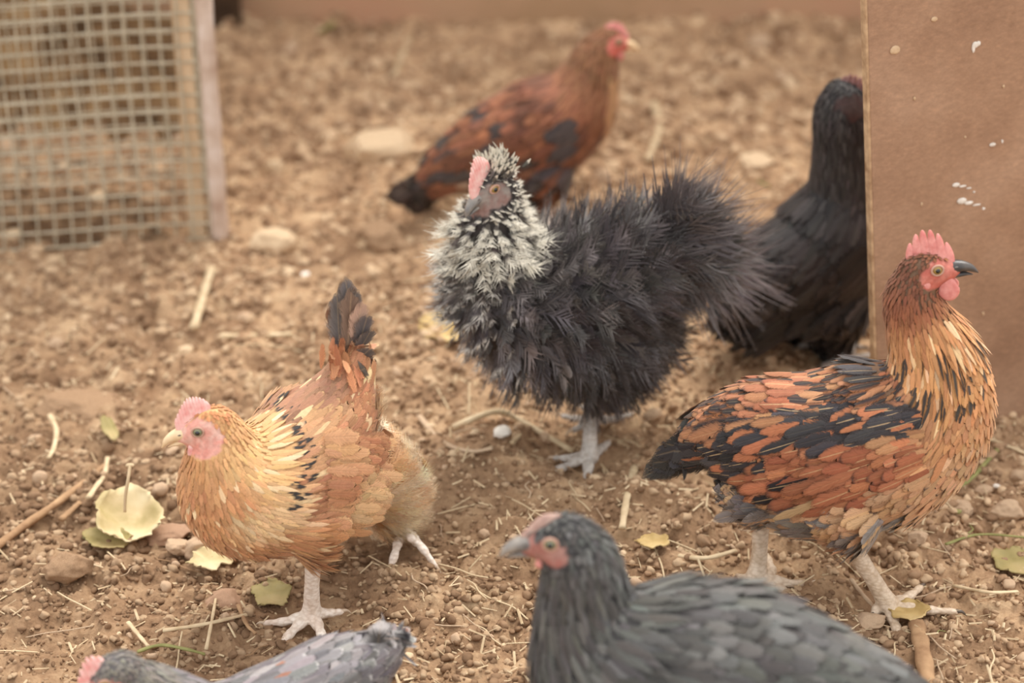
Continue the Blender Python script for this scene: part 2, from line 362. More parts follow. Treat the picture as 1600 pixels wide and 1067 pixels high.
class Hen:
    """a hen built in world space; spec points given in its own vertical middle plane"""
    def __init__(s, label, foot, heading, group=None, O=None):
        s.O = np.array(G(*foot)) if O is None else np.array(O); s.h = math.radians(heading)
        s.hd = np.array([math.cos(s.h), math.sin(s.h), 0]); s.lf = np.array([-math.sin(s.h), math.cos(s.h), 0])
        s.root = empty('hen', s.O, label, 'hen', group); s.prims = Geo(); s.rng = np.random.RandomState(abs(hash(foot)) % 99991 if False else int(foot[0] * 7 + foot[1]) % 9973)
    def P(s, px, py, off=0.0): return onplane(px, py, s.O, s.lf, off)
    def sc(s, p): return F / depth(p)
    def loc(s, P): q = np.asarray(P) - s.O; return np.stack([q @ s.hd, q @ s.lf, q[..., 2]], -1)
    def spine(s, spec):
        """spec: (px, py, rv_px, rw_px[, off]) from tail root to head"""
        A = [];
        for q in spec:
            off = q[4] if len(q) > 4 else 0.0; p = s.P(q[0], q[1], off); k = s.sc(p); A.append([*p, q[2] / k, q[3] / k])
        A = catmull(A, 8); s.sp = A[::-1]                       # head first
        tg = np.gradient(s.sp[:, :3], axis=0); s.tg = tg / np.linalg.norm(tg, axis=1, keepdims=True)   # pointing head -> tail
        for i in range(0, len(s.sp), 2):
            r = s.sp[i]; ellip(s.prims, r[:3], (min(r[3], r[4]) * 0.8, r[4], r[3]), frame(s.tg[i], s.up_for(s.tg[i])))
        d = np.linalg.norm(np.diff(s.sp[:, :3], axis=0), axis=1); s.t = np.concatenate([[0], np.cumsum(d)]); s.t /= s.t[-1]
    def up_for(s, t): u = np.cross(t, s.lf); return u if abs(u @ u) > 1e-6 else np.array([0, 0, 1.])
    def blob(s, px, py, r, off=0.0, ry=None, rz=None):
        p = s.P(px, py, off); k = s.sc(p); ellip(s.prims, p, (r / k, (ry or r) / k, (rz or r) / k), (s.hd, s.lf, np.array([0, 0, 1.])))
    def limb(s, pts):
        """tapering muscle: (px, py, r_px, off)"""
        A = catmull([[*s.P(a, b, o), r / s.sc(s.P(a, b, o))] for a, b, r, o in pts], 7)
        for q in A: ellip(s.prims, q[:3], (q[3],) * 3, (s.hd, s.lf, np.array([0, 0, 1.])), ICO2)
    def head(s, px, py, yaw, pitch, size=1.0, roll=0.0, off=0.0, comb=None, face=None, beak=None, iris=None, comb_h=1.6, points=6, wattle=1.0, comb_len=1.0, lobe=True, comb_lean=0.0, face_r=1.0, wattle_mat=None, comb_tilt=0.0, beak_low=None, comb_shift=0.0, eye_open=1.0, tooth=0.42):
        y = math.radians(yaw); p = math.radians(pitch)
        f = np.array([math.cos(y) * math.cos(p), math.sin(y) * math.cos(p), math.sin(p)])
        f, l, u = frame(f); rr = math.radians(roll); l, u = l * math.cos(rr) + u * math.sin(rr), u * math.cos(rr) - l * math.sin(rr)
        H = s.P(px, py, off); k = size * 0.01; s.H = H; s.hf = (f, l, u); s.hk = k; s.face_r = face_r; s.face_col = face
        at = lambda a, b, c: H + (f * a + l * b + u * c) * k
        e = lambda c, r: ellip(s.prims, at(*c), np.array(r) * k, (f, l, u))
        e((0, 0, 0), (1.75, 1.3, 1.4)); e((0.9, 0, -0.2), (1.45, 1.05, 1.12)); e((1.75, 0, -0.35), (0.95, 0.68, 0.75)); e((0.3, 0, -0.7), (1.3, 1.0, 0.9))
        # beak, two mandibles
        gb = Geo(); bt = catmull([at(1.75, 0, -0.12), at(2.5, 0, -0.12), at(3.2, 0, -0.34), at(3.75, 0, -0.85)], 6)
        tube(gb, bt, np.interp(np.linspace(0, 1, len(bt)), [0, .4, .8, 1], np.array([0.62, 0.48, 0.26, 0.04]) * k), 12, 0.85, u)
        ob = link('beak', gb.mesh('beak'), beak, s.root)
        gl = Geo(); bl = catmull([at(1.6, 0, -0.75), at(2.3, 0, -0.72), at(2.9, 0, -0.78), at(3.35, 0, -0.92)], 5)
        tube(gl, bl, np.interp(np.linspace(0, 1, len(bl)), [0, .5, 1], np.array([0.5, 0.32, 0.05]) * k), 10, 0.6, u)
        link('lower_beak', gl.mesh('lower_beak'), beak_low or beak, ob)
        gn = Geo()
        for sd in (-1, 1): ellip(gn, at(2.25, sd * 0.42, 0.02), np.array([0.22, 0.10, 0.1]) * k, (f, l, u), ICO2)
        link('nostril', gn.mesh('nostril'), M_CLAW_D if beak is not M_BEAK_DARK else M_BEAK_GREY, ob)
        # eyes
        for sd in (-1, 1):
            c = at(0.95, sd * 1.02, 0.28); g = Geo(); n = unit(l * sd + f * 0.22 + u * 0.08); fr = frame(n, u)
            ellip(g, c, (0.30 * k, 0.36 * k, 0.36 * k), fr, ICO3); eo = link('eye', g.mesh('eye'), iris or M_IRIS_Y, s.root)
            g = Geo(); ellip(g, c + n * 0.17 * k, (0.19 * k, 0.20 * k, 0.20 * k), fr, ICO3); link('pupil', g.mesh('pupil'), M_PUPIL, eo)
            g = Geo(); a = np.linspace(0, 2 * math.pi, 25)
            ring = c + n * 0.1 * k + (np.cos(a)[:, None] * fr[1] * 0.41 + np.sin(a)[:, None] * fr[2] * 0.35 * eye_open) * k
            tube(g, ring, 0.09 * k, 8, 1, n, False); link('eyelid', g.mesh('eyelid'), s.lidmat if hasattr(s, 'lidmat') else M_LID, eo)
        # comb: serrated blade following the crown
        if comb:
            n_ = points; xs = np.linspace(2.2, -1.2 * comb_len, n_ * 8 + 1) + comb_shift; g = Geo()
            tt = np.linspace(0, 1, len(xs))
            base = np.interp(xs, [-2.6, -1.2, 0, 1.2, 2.0, 2.6], [0.3, 0.9, 1.2, 0.95, 0.35, 0.0])
            env = comb_h * np.sin(np.clip(tt * 0.86 + 0.1, 0, 1) * math.pi) ** 0.6
            saw = np.abs(np.sin(tt * n_ * math.pi)) ** 0.55
            top = base + env * (1 - tooth + tooth * saw) + 0.05; lean = xs - comb_tilt * env
            V = []; rowsn = 5
            for sd in (1, -1):
                for j in range(rowsn):
                    w = j / (rowsn - 1); th = 0.30 * (1 - w) + 0.05
                    for i in range(len(xs)):
                        hgt = (base[i] - 0.35) * (1 - w) + top[i] * w
                        V.append(at(xs[i] * (1 - w) + lean[i] * w, sd * th * (0.55 + 0.45 * math.sin(min(1, tt[i] * 8) * min(1, (1 - tt[i]) * 8) * 1.57)) + comb_lean * (hgt - base[i]), hgt))
            nx = len(xs); Q = []
            for sd in (0, 1):
                o_ = sd * rowsn * nx
                for j in range(rowsn - 1):
                    for i in range(nx - 1):
                        q = [o_ + j * nx + i, o_ + j * nx + i + 1, o_ + (j + 1) * nx + i + 1, o_ + (j + 1) * nx + i]; Q.append(q if sd == 0 else q[::-1])
            b0 = (rowsn - 1) * nx; b1 = rowsn * nx + b0
            for i in range(nx - 1): Q.append([b0 + i, b0 + i + 1, b1 + i + 1, b1 + i])
            for j in range(rowsn - 1):
                for i in (0, nx - 1): Q.append([j * nx + i, (j + 1) * nx + i, rowsn * nx + (j + 1) * nx + i, rowsn * nx + j * nx + i])
            g.add(V, Q); o = link('comb', g.mesh('comb'), comb, s.root)
        wm = wattle_mat or comb
        if wattle and wm:
            for sd in (-1, 1):
                g = Geo(); V, T = ICO3
                P_ = V * np.array([0.55, 0.2, 0.8]) * wattle; P_[:, 0] *= (1 + 0.25 * (P_[:, 2] < 0)); c = np.array([1.55, sd * 0.5, -1.0 - 0.45 * wattle])
                W_ = P_ + c; W_[:, 1] += sd * 0.12 * (W_[:, 2] + 1.2) ** 2 * 0.5
                g.add(H + (W_[:, :1] * f + W_[:, 1:2] * l + W_[:, 2:] * u) * k, T=T); link('wattle', g.mesh('wattle'), wm, s.root)
                if lobe:
                    g = Geo(); ellip(g, at(-0.15, sd * 1.08, -0.75), np.array([0.5, 0.2, 0.42]) * k * min(1.2, 0.7 + 0.3 * wattle), (f, l, u), ICO3); link('earlobe', g.mesh('earlobe'), wm, s.root)
    def face_mask(s, P):
        q = (np.asarray(P) - s.H) / s.hk; a, b, c = q @ s.hf[0], q @ s.hf[1], q @ s.hf[2]; r = s.face_r
        e1 = ((a - 1.15) / (1.35 * r)) ** 2 + ((c + 0.25) / (1.0 * r)) ** 2
        m = (np.abs(b) > 0.35) & (e1 < 1) & (a < 3) & (np.abs(b) < 2.2)
        return m | ((a > 1.75) & (a < 3.5) & (np.abs(b) < 1) & (np.abs(c) < 1.4))
    def make_body(s, down, voxel=0.0035, smooth=5):
        me = remesh(s.prims.mesh('b'), voxel, smooth); n = len(me.vertices)
        co = np.empty(n * 3); me.vertices.foreach_get('co', co); co = co.reshape(-1, 3)
        s.bco = co; me.calc_loop_triangles(); tr = np.empty(len(me.loop_triangles) * 3, int); me.loop_triangles.foreach_get('vertices', tr); s.tri = tr.reshape(-1, 3)
        s.bvh = BVHTree.FromPolygons([Vector(c) for c in co], s.tri.tolist())
        fm = s.face_mask(co); col = np.ones((n, 4)); col[:, :3] = down
        if s.face_col is not None and fm.any():      # bare skin: blotchy, deeper pink round the eye and chin
            nf = fnoise(co[fm], 150, 3) * .9 + fnoise(co[fm], 420, 6) * .5; q_ = (co[fm] - s.H) / s.hk; low = sstep(-.35, -1.0, q_ @ s.hf[2])
            deep = np.array(s.face_col) * np.array([.90, .62, .60]); k_ = np.clip(sstep(-.15, .35, nf) * .75 + low * .6, 0, 1)
            col[fm, :3] = mixv(np.array(s.face_col), deep, k_)
        at = me.attributes.new('ca', 'FLOAT_COLOR', 'POINT'); at.data.foreach_set('color', col.ravel())
        me.materials.clear(); me.polygons.foreach_set('use_smooth', np.full(len(me.polygons), True))
        link('body', me, M_BODY, s.root)
    def hs(s, P):
        """feathers are short on the head and lengthen down the neck"""
        d = np.linalg.norm(P - s.H - s.hf[0] * s.hk * 0.3, axis=1) / s.hk
        return np.interp(d, [1.0, 2.0, 3.2, 5.0], [0.22, 0.34, 0.7, 1.0])
    def hit(s, px, py):
        """spot on the body surface, in the hen's own frame"""
        h_ = s.bvh.ray_cast(Vector(CAM), Vector(unit(ray(px, py)))); p = np.array(h_[0]) if h_[0] is not None else s.P(px, py)
        return s.loc(p)
    def keys(s, pts): return np.array([s.hit(*p[:2]) for p in pts])
    def flow(s, P):
        """flow direction (head to tail) and spine parameter for surface points"""
        d = np.linalg.norm(P[:, None] - s.sp[None, :, :3], axis=2) / ((s.sp[:, 3] + s.sp[:, 4]) / 2)[None]
        w = 1.0 / (d ** 6 + 1e-3); w /= w.sum(1, keepdims=True)
        return w @ s.tg, w @ s.t
    def scatter(s, spacing_fn, n_cand=26000):
        """dart throwing over the body surface; returns points, normals, flow, t"""
        A, B, C_ = s.bco[s.tri[:, 0]], s.bco[s.tri[:, 1]], s.bco[s.tri[:, 2]]
        nr = np.cross(B - A, C_ - A); ar = np.linalg.norm(nr, axis=1) + 1e-12; nr = nr / ar[:, None]
        i = s.rng.choice(len(ar), n_cand, p=ar / ar.sum()); a, b = s.rng.rand(2, n_cand); k = a + b > 1; a[k], b[k] = 1 - a[k], 1 - b[k]
        P = A[i] + a[:, None] * (B - A)[i] + b[:, None] * (C_ - A)[i]; Nn = nr[i]
        fl, t = s.flow(P); sp = spacing_fn(t, s.loc(P)); cell = 0.012; grid = {}; keep = []
        for j in range(n_cand):
            p = P[j]; c = (int(p[0] // cell), int(p[1] // cell), int(p[2] // cell)); r2 = sp[j] ** 2; ok = True; m = 1
            for x in range(c[0] - m, c[0] + m + 1):
                for y in range(c[1] - m, c[1] + m + 1):
                    for z in range(c[2] - m, c[2] + m + 1):
                        for q in grid.get((x, y, z), ()):
                            if (P[q][0] - p[0]) ** 2 + (P[q][1] - p[1]) ** 2 + (P[q][2] - p[2]) ** 2 < r2: ok = False; break
                        if not ok: break
                    if not ok: break
                if not ok: break
            if ok: grid.setdefault(c, []).append(j); keep.append(j)
        keep = np.array(keep); P, Nn, fl, t = P[keep], Nn[keep], fl[keep], t[keep]
        fl = fl - Nn * np.sum(fl * Nn, 1, keepdims=True) * 0.97; fl /= np.maximum(1e-6, np.linalg.norm(fl, axis=1, keepdims=True))
        m = ~s.face_mask(P); return (P + Nn * 0.0012)[m], Nn[m], fl[m], t[m]
    def tangent(s, d, Nn, lift=0.0):
        d = d - Nn * np.sum(d * Nn, 1, keepdims=True); return d / np.maximum(1e-6, np.linalg.norm(d, axis=1, keepdims=True)) + Nn * lift
    def project(s, P, side):
        """raycast sideways onto the body; returns hit points and normals"""
        o = Vector(P + s.lf * side * 0.3); hit = s.bvh.ray_cast(o, Vector(-s.lf * side))
        if hit[0] is None: return None
        n = np.array(hit[1]); n = n if n @ (s.lf * side) > 0 else -n
        return np.array(hit[0]), n
    def wing(s, quad, rows, cols, length_fn, colour_fn, mat, width_fn, side_list=(1, -1), out=0.004, sag=0.0, kind_fn=None, lift=0.05, curl=-0.07):
        """quad: front-top, front-bottom, rear-bottom, rear-top in the middle plane (pixels of the photographed side)"""
        q = [s.loc(s.P(*c)) for c in quad]
        for side in side_list:
            B, D, Nn, ST = [], [], [], []
            for i in range(rows):
                for j in range(cols):
                    a = (i + 0.5 * (j % 2)) / max(1, rows - 1) + s.rng.randn() * 0.022; b = j / max(1, cols - 1) + s.rng.randn() * 0.02     # a front->rear, b top->bottom
                    a = min(1, max(0, a)); top = q[0] * (1 - a) + q[3] * a; bot = q[1] * (1 - a) + q[2] * a; p = top * (1 - b) + bot * b
                    e = 0.04; tp2 = q[0] * (1 - a - e) + q[3] * (a + e); bt2 = q[1] * (1 - a - e) + q[2] * (a + e); dd = (tp2 * (1 - b) + bt2 * b) - p
                    pw = s.O + s.hd * p[0] + np.array([0, 0, p[2]]); hit = s.project(pw, side)
                    if hit is None: continue
                    hp, hn = hit; dd = dd / math.hypot(dd[0], dd[2]); d = unit(s.hd * dd[0] + np.array([0, 0, dd[2]]) + np.array([0, 0, -sag * 3])); d = unit(d - hn * (d @ hn))
                    B.append(hp + hn * (out * (1.0 - 0.6 * a) + 0.001)); D.append(d); Nn.append(unit(hn * 1.0 + s.lf * side * 0.5)); ST.append((a, b))
            B, D, Nn, ST = map(np.array, (B, D, Nn, ST)); pl = Plume()
            L = length_fn(ST[:, 0], ST[:, 1]) * (1 + .12 * s.rng.randn(len(B))); W = width_fn(ST[:, 0], ST[:, 1]) * (1 + .15 * s.rng.randn(len(B))); D = D + s.rng.randn(len(B), 3) * .05; ca, cb, pp = colour_fn(ST[:, 0], ST[:, 1], s.rng, B)
            kinds = kind_fn(ST[:, 0], ST[:, 1]) if kind_fn else np.zeros(len(B), int)
            for kk, kn in ((0, 'contour'), (1, 'flight')):
                m = kinds == kk
                if m.any(): pl.add(feathers(B[m], D[m], Nn[m], L[m], W[m], kn, lift, curl, 0.18, rng=s.rng, rows=9), ca[m], cb[m], pp[m])
            pl.link('wing', mat, s.root)
    def tail(s, root_px, dirs, length, width, ca, cb, pp, mat, off=0.0, kind='flight', spread=0.0, jitter=0.03, bend=0.0, root_jit=0.006, base_dir=None, side_open=0.35, name='tail', curl=-0.05):
        """dirs: list of (px, py, off) where each feather's tip lies"""
        R = s.P(*root_px, off); B, D, Nn, L = [], [], [], []
        for k, (px, py, o) in enumerate(dirs):
            T = s.P(px, py, o); b = R + s.rng.randn(3) * root_jit; v = T - b
            B.append(b); D.append(v); L.append(np.linalg.norm(v)); sd = 1.0 if o >= 0 else -1.0
            Nn.append(s.lf * sd + np.array([0, 0, side_open]) + s.rng.randn(3) * 0.15)
        pl = Plume(); K = len(B)
        pl.add(feathers(np.array(B), np.array(D), np.array(Nn), np.array(L), np.full(K, width), kind, 0.02, curl, 0.15, rows=14, rng=s.rng, bend=bend, ragged=0.07), ca, cb, pp)
        pl.link(name, mat, s.root)
    def leg(s, knee, ankle, toes, mat, claw, r=0.0062, hock_off=None, name='leg', z_toe=0.005, pre=None):
        """knee: world point hidden in the plumage, ankle: world point of foot joint, toes: list of world polylines"""
        g = Geo(); knee = np.array(knee); ankle = np.array(ankle)
        sh = catmull([knee, knee * 0.5 + ankle * 0.5 + (s.hd * 0.001), ankle], 8)
        def chain(A, rad, flat=1.0):
            for q, rr in zip(A, rad): ellip(g, q, (rr, rr, rr * flat), (s.hd, s.lf, np.array([0, 0, 1.])), ICO2)
        chain(sh, np.interp(np.linspace(0, 1, len(sh)), [0, .15, .5, .85, 1], np.array([1.25, 1.0, 0.88, 1.0, 1.25]) * r))
        claws = []
        for tl in toes:
            A = catmull([ankle] + [np.array(t) for t in tl], 7); n = len(A); x = np.linspace(0, 1, n)
            rad = r * (1.0 - 0.5 * x) * (0.82 + 0.1 * np.cos(x * 20)); chain(A, rad, 0.85)
            d = unit(A[-1] - A[-3]); c = catmull([A[-1] - d * 0.002, A[-1] + d * 0.006 + np.array([0, 0, 0.0008]), A[-1] + d * 0.011 - np.array([0, 0, 0.0035])], 4)
            gc = Geo(); tube(gc, c, np.linspace(rad[-1] * 0.75, 0.0004, len(c)), 8); claws.append(gc)
        me = remesh(g.mesh('leg'), 0.0014, 3, 'leg'); me.polygons.foreach_set('use_smooth', np.full(len(me.polygons), True)); me.materials.clear()
        o = link(name, me, mat, s.root)
        for gc in claws: link('claw', gc.mesh('claw'), claw, o)
        FEET.append((ankle[0], ankle[1]))
def gz(px, py, z=0.006): return G(px, py, z)
def mixv(a, b, t): t = np.asarray(t)[:, None]; return a * (1 - t) + b * t
def soft(c):
    c = np.asarray(c, float); g_ = (c @ np.array([.35, .5, .15]))[..., None]; return c * 0.86 + g_ * 0.14
def jit(c, rng, n, amt=0.12):
    c = soft(c)
    c = np.broadcast_to(c, (n, 3)); return np.clip(c * (1 + amt * rng.randn(n, 1)) * (1 + amt * 0.25 * rng.randn(n, 3)), 0.002, 0.95)
# ------------------------------------------------------------------ ground
FEET_PX = [(487, 962), (622, 850), (920, 715), (895, 655), (840, 345), (800, 335), (1290, 545), (1340, 530), (1182, 905), (1388, 948)]
FEET_XY = np.array([G(*p)[:2] for p in FEET_PX])
def height(x, y):
    x = np.asarray(x, float); y = np.asarray(y, float)
    h = 0.022 * (vnoise(x * 2.3 + 5, y * 2.3 + 9) - 0.5) + 0.016 * (vnoise(x * 7 + 31, y * 7 + 3) - 0.5)
    b = lambda f, o: 1 - np.abs(2 * vnoise(x * f + o, y * f + o * 1.3) - 1)
    rough = 0.55 + 0.9 * vnoise(x * 3 + 77, y * 3 + 12)
    h = h + rough * (0.014 * (b(15, 3) - 0.5) + 0.011 * (b(34, 8) ** 1.5 - 0.4) + 0.007 * (b(80, 4) - 0.5) + 0.003 * (b(180, 6) - 0.5))
    m = np.ones_like(h)
    dip = 0
    for fx, fy in FEET_XY:
        e = np.exp(-((((x - fx) ** 2 + (y - fy) ** 2) / 0.06 ** 2) ** 1.5)); m = m * (1 - 0.88 * e); dip = np.maximum(dip, e)
    g1 = G(230, 330); return h * m - 0.003 * dip + 0.028 * np.exp(-((x - g1[0]) / 0.13) ** 2 - ((y - g1[1]) / 0.07) ** 2)
def axis_(a, b, fine, far):
    c = np.arange(a, b, fine); l, r = [a], [b]; st = fine
    while l[-1] > -far: st *= 1.35; l.append(l[-1] - st)
    while r[-1] < far: st = st if len(r) > 1 else fine; st *= 1.35; r.append(r[-1] + st)
    return np.concatenate([l[:0:-1], c, r])
xs = axis_(-0.95, 0.95, 0.0038, 8); ys = axis_(1.55, 3.75, 0.0042, 8)
X, Y = np.meshgrid(xs, ys); Z = height(X, Y)
nx, ny = len(xs), len(ys); ii = np.arange(ny - 1)[:, None] * nx + np.arange(nx - 1)[None]; ii = ii.ravel()
me = mk('floor', np.stack([X.ravel(), Y.ravel(), Z.ravel()], 1), np.stack([ii, ii + 1, ii + nx + 1, ii + nx], 1))
def ground_mat():
    m, nt, b = newmat('dry_earth_and_litter'); L = nt.links; tc = N(nt, 'ShaderNodeTexCoord'); v = tc.outputs['Object']
    def nz(s, d=6, r=0.6):
        n = N(nt, 'ShaderNodeTexNoise'); n.inputs['Scale'].default_value = s; n.inputs['Detail'].default_value = d; n.inputs['Roughness'].default_value = r; L.new(v, n.inputs['Vector']); return n.outputs[0]
    big = nz(2.2, 3); mid = nz(17, 6, 0.7); fine = nz(160, 5, 0.7)
    c = ramp(nt, mid, [(0.30, lrgb(132, 102, 78)), (0.45, lrgb(172, 140, 110)), (0.57, lrgb(200, 168, 134)), (0.72, lrgb(228, 200, 164))])
    c = mixc(nt, 1.0, c, ramp(nt, big, [(0.35, (0.84, 0.82, 0.80)), (0.6, (1.04, 1.03, 1.02))]), 'MULTIPLY')
    c = mixc(nt, 0.6, c, ramp(nt, fine, [(0.3, (0.62, 0.58, 0.55)), (0.55, (1, 1, 1)), (0.8, (1.3, 1.27, 1.2))]), 'MULTIPLY')
    # the soil is darker toward the near left, paler and straw-strewn toward the back
    sp = N(nt, 'ShaderNodeSeparateXYZ'); L.new(v, sp.inputs[0])
    w = mathn(nt, 'ADD', mathn(nt, 'MULTIPLY', sp.outputs[0], 0.45), mathn(nt, 'MULTIPLY', mathn(nt, 'SUBTRACT', sp.outputs[1], 2.1), 0.55))
    w = mathn(nt, 'ADD', w, mathn(nt, 'MULTIPLY', mathn(nt, 'SUBTRACT', big, 0.5), 0.5))
    c = mixc(nt, 1.0, c, ramp(nt, mathn(nt, 'ADD', w, 0.45), [(0.2, (0.66, 0.63, 0.60)), (0.75, (1.05, 1.03, 1.0))]), 'MULTIPLY')
    L.new(c, b.inputs['Base Color']); b.inputs['Roughness'].default_value = 0.92; b.inputs['Specular IOR Level'].default_value = 0.15
    bp = N(nt, 'ShaderNodeBump'); bp.inputs['Strength'].default_value = 0.8; bp.inputs['Distance'].default_value = 0.003
    L.new(mathn(nt, 'ADD', mid, fine), bp.inputs['Height']); L.new(bp.outputs[0], b.inputs['Normal']); return m
M_GROUND = ground_mat()
floor = link('floor', me, M_GROUND); floor['kind'] = 'structure'; floor['label'] = 'bare dry earth floor of the hen yard strewn with litter'
floor['category'] = 'floor'
def hz(x, y): return float(height(np.array([x]), np.array([y]))[0])

M_CRUMB = [noisy('soil_crumb', [lrgb(136, 108, 84), lrgb(180, 148, 118)], 60, 0.95, 0.6, 300, 0.001, spec=0.1),
           noisy('soil_crumb_pale', [lrgb(184, 154, 124), lrgb(222, 194, 160)], 60, 0.95, 0.6, 300, 0.001, spec=0.1)]
def soil_zone(m):
    nt = m.node_tree; b = nt.nodes['Principled BSDF']; L = nt.links; src = b.inputs['Base Color'].links[0].from_socket
    tc = N(nt, 'ShaderNodeTexCoord'); sp = N(nt, 'ShaderNodeSeparateXYZ'); L.new(tc.outputs['Object'], sp.inputs[0])
    n = N(nt, 'ShaderNodeTexNoise'); n.inputs['Scale'].default_value = 2.2; n.inputs['Detail'].default_value = 3; L.new(tc.outputs['Object'], n.inputs['Vector'])
    w = mathn(nt, 'ADD', mathn(nt, 'MULTIPLY', sp.outputs[0], 0.45), mathn(nt, 'MULTIPLY', mathn(nt, 'SUBTRACT', sp.outputs[1], 2.1), 0.55))
    w = mathn(nt, 'ADD', mathn(nt, 'ADD', w, mathn(nt, 'MULTIPLY', mathn(nt, 'SUBTRACT', n.outputs[0], 0.5), 0.5)), 0.45)
    L.new(mixc(nt, 1.0, src, ramp(nt, w, [(0.2, (0.66, 0.63, 0.60)), (0.75, (1.0, 0.98, 0.95))]), 'MULTIPLY'), b.inputs['Base Color'])
for m_ in M_CRUMB: soil_zone(m_)
M_STONE = {'tan': noisy('stone_tan', [lrgb(178, 148, 120), lrgb(208, 178, 146)], 40, 0.9, 0.4, 200, 0.001, spec=0.2),
           'brown': noisy('stone_brown', [lrgb(144, 114, 88), lrgb(178, 146, 114)], 40, 0.92, 0.5, 200, 0.001, spec=0.15),
           'pale': noisy('stone_pale', [lrgb(198, 168, 132), lrgb(226, 200, 166)], 40, 0.85, 0.3, 200, 0.001, spec=0.25),
           'white': noisy('stone_chalky', [lrgb(232, 220, 202), lrgb(248, 242, 232)], 50, 0.8, 0.3, 200, 0.001, spec=0.3),
           'rust': noisy('stone_rusty', [lrgb(160, 126, 100), lrgb(188, 152, 124)], 40, 0.9, 0.4, 200, 0.001, spec=0.2)}
M_STRAW = {'straw': noisy('straw_pale', [lrgb(184, 158, 122), lrgb(220, 198, 162)], 60, 0.7, 0.3, 400, 0.0006, stretch=(1, 1, 0.3)),
           'stick': noisy('stick_brown', [lrgb(140, 106, 76), lrgb(186, 150, 112)], 50, 0.85, 0.6, 260, 0.001),
           'grey': noisy('twig_greyish', [lrgb(168, 140, 112), lrgb(206, 180, 150)], 50, 0.85, 0.5, 260, 0.001),
           'green': noisy('grass_dull_green', [lrgb(116, 116, 66), lrgb(158, 152, 96)], 60, 0.7, 0.3, 300, 0.0006)}
RNG = np.random.RandomState(11)
def rock_mesh(name, seed, sub=ICO3, flat=0.6, ang=0.5):
    rs = np.random.RandomState(seed); V, T = sub; V = V.copy()
    for _ in range(14):
        n = unit(rs.randn(3)); dd = 0.62 + 0.3 * rs.rand(); p = V @ n; k = p > dd; V[k] -= np.outer((p[k] - dd) * (0.55 + 0.45 * ang), n)
    V *= (1 + 0.10 * np.array([mnoise.noise(Vector(v * 2.2) + Vector((seed * 3.1, 0, 0))) for v in V]))[:, None]
    V *= np.array([1.0, 0.6 + 0.4 * rs.rand(), flat]); me = mk(name, V, T); return me
ROCKS = [rock_mesh('pebble', k, ICO3, 0.5 + 0.04 * k, 0.3 + 0.07 * k) for k in range(10)]
def rough_rock(seed):
    me = rock_mesh('stone', seed, ICO5, 0.5 + 0.04 * seed, 0.3 + 0.07 * seed); n = len(me.vertices); co = np.empty(n * 3); me.vertices.foreach_get('co', co); co = co.reshape(-1, 3)
    k = fnoise(co, 4.0, seed) * .07 + fnoise(co, 10, seed) * .03; me.vertices.foreach_set('co', (co * (1 + k)[:, None]).ravel()); me.update(); return me
ICO5 = ico(5); HERO = [rough_rock(k) for k in range(10)]
def place_rock(px, py, w_px, name, label, cat, mat, seed=0, group=None, flat=None, sink=0.35, rz=None, aspect=None):
    g = G(px, py); r = w_px / 2 / (F / depth(g)); me = HERO[seed % 10].copy(); me.materials.append(M_STONE[mat])
    o = bpy.data.objects.new(name, me); COL.objects.link(o); z = hz(g[0], g[1])
    sc = (r, r * (aspect or 1), r * (flat or 0.8)); o.scale = sc; o.location = (g[0], g[1], z + sc[2] * 0.55 * (1 - sink)); o.rotation_euler[2] = rz if rz is not None else RNG.rand() * 6.28
    return tagit(o, label, cat, group)
# the stones one can point at
place_rock(105, 905, 88, 'stone', 'rounded brown stone at the left edge below the stick', 'stone', 'brown', 3, rz=0.2, flat=.9)
place_rock(277, 868, 44, 'stone', 'small egg-shaped brown stone under the buff hen\'s breast, left one of a touching pair', 'stone', 'tan', 1, flat=1.2)
place_rock(322, 868, 70, 'stone', 'oblong brown stone under the buff hen\'s breast, right one of a touching pair', 'stone', 'tan', 5, rz=0.3, aspect=.8, flat=1)
place_rock(256, 835, 90, 'clod', 'flat reddish brown clod between the cabbage leaf and the buff hen', 'clod', 'rust', 2, flat=.5, rz=0)
place_rock(350, 950, 72, 'stone', 'angular rusty stone in front of the buff hen\'s left foot', 'stone', 'rust', 4, rz=0.1, flat=.8)
place_rock(427, 390, 88, 'stone', 'pale oblong stone lying to the right of the wire cage foot', 'stone', 'pale', 6, rz=0.05, flat=.7, aspect=.6)
place_rock(600, 250, 130, 'stone', 'large pale flat stone behind the frizzled hen\'s head, left of the far red hen\'s tail', 'stone', 'pale', 7, rz=0.3, flat=.5)
place_rock(130, 632, 150, 'clod', 'broad half-buried earth clod at the left edge', 'clod', 'brown', 8, rz=-0.2, flat=.3, sink=.6)
place_rock(785, 704, 36, 'pebble', 'bright round pebble below the frizzled hen', 'stone', 'white', 0, flat=1.0)
place_rock(1357, 518, 40, 'stone', 'chalky white lump on the ground at the foot of the black hen beside the board', 'stone', 'white', 9, flat=1.0)
place_rock(1572, 818, 58, 'stone', 'block-shaped tan stone at the right edge', 'stone', 'tan', 4, rz=-0.2, flat=.9, aspect=.7)
place_rock(1500, 812, 42, 'stone', 'angular tan stone left of the block-shaped one at the right edge', 'stone', 'tan', 6, flat=1)
place_rock(1535, 778, 34, 'stone', 'smooth oval pinkish stone near the foot of the brown board', 'stone', 'tan', 0, flat=.9)
place_rock(1556, 775, 13, 'pebble', 'tiny bright white chip near the foot of the brown board', 'stone', 'white', 2, flat=1)
place_rock(1355, 985, 64, 'clod', 'flat pale clod beside the tortoiseshell hen\'s forward foot', 'clod', 'tan', 3, rz=0.4, flat=.6)
place_rock(1432, 868, 36, 'stone', 'lumpy tan stone behind the tortoiseshell hen\'s forward toes', 'stone', 'tan', 8)
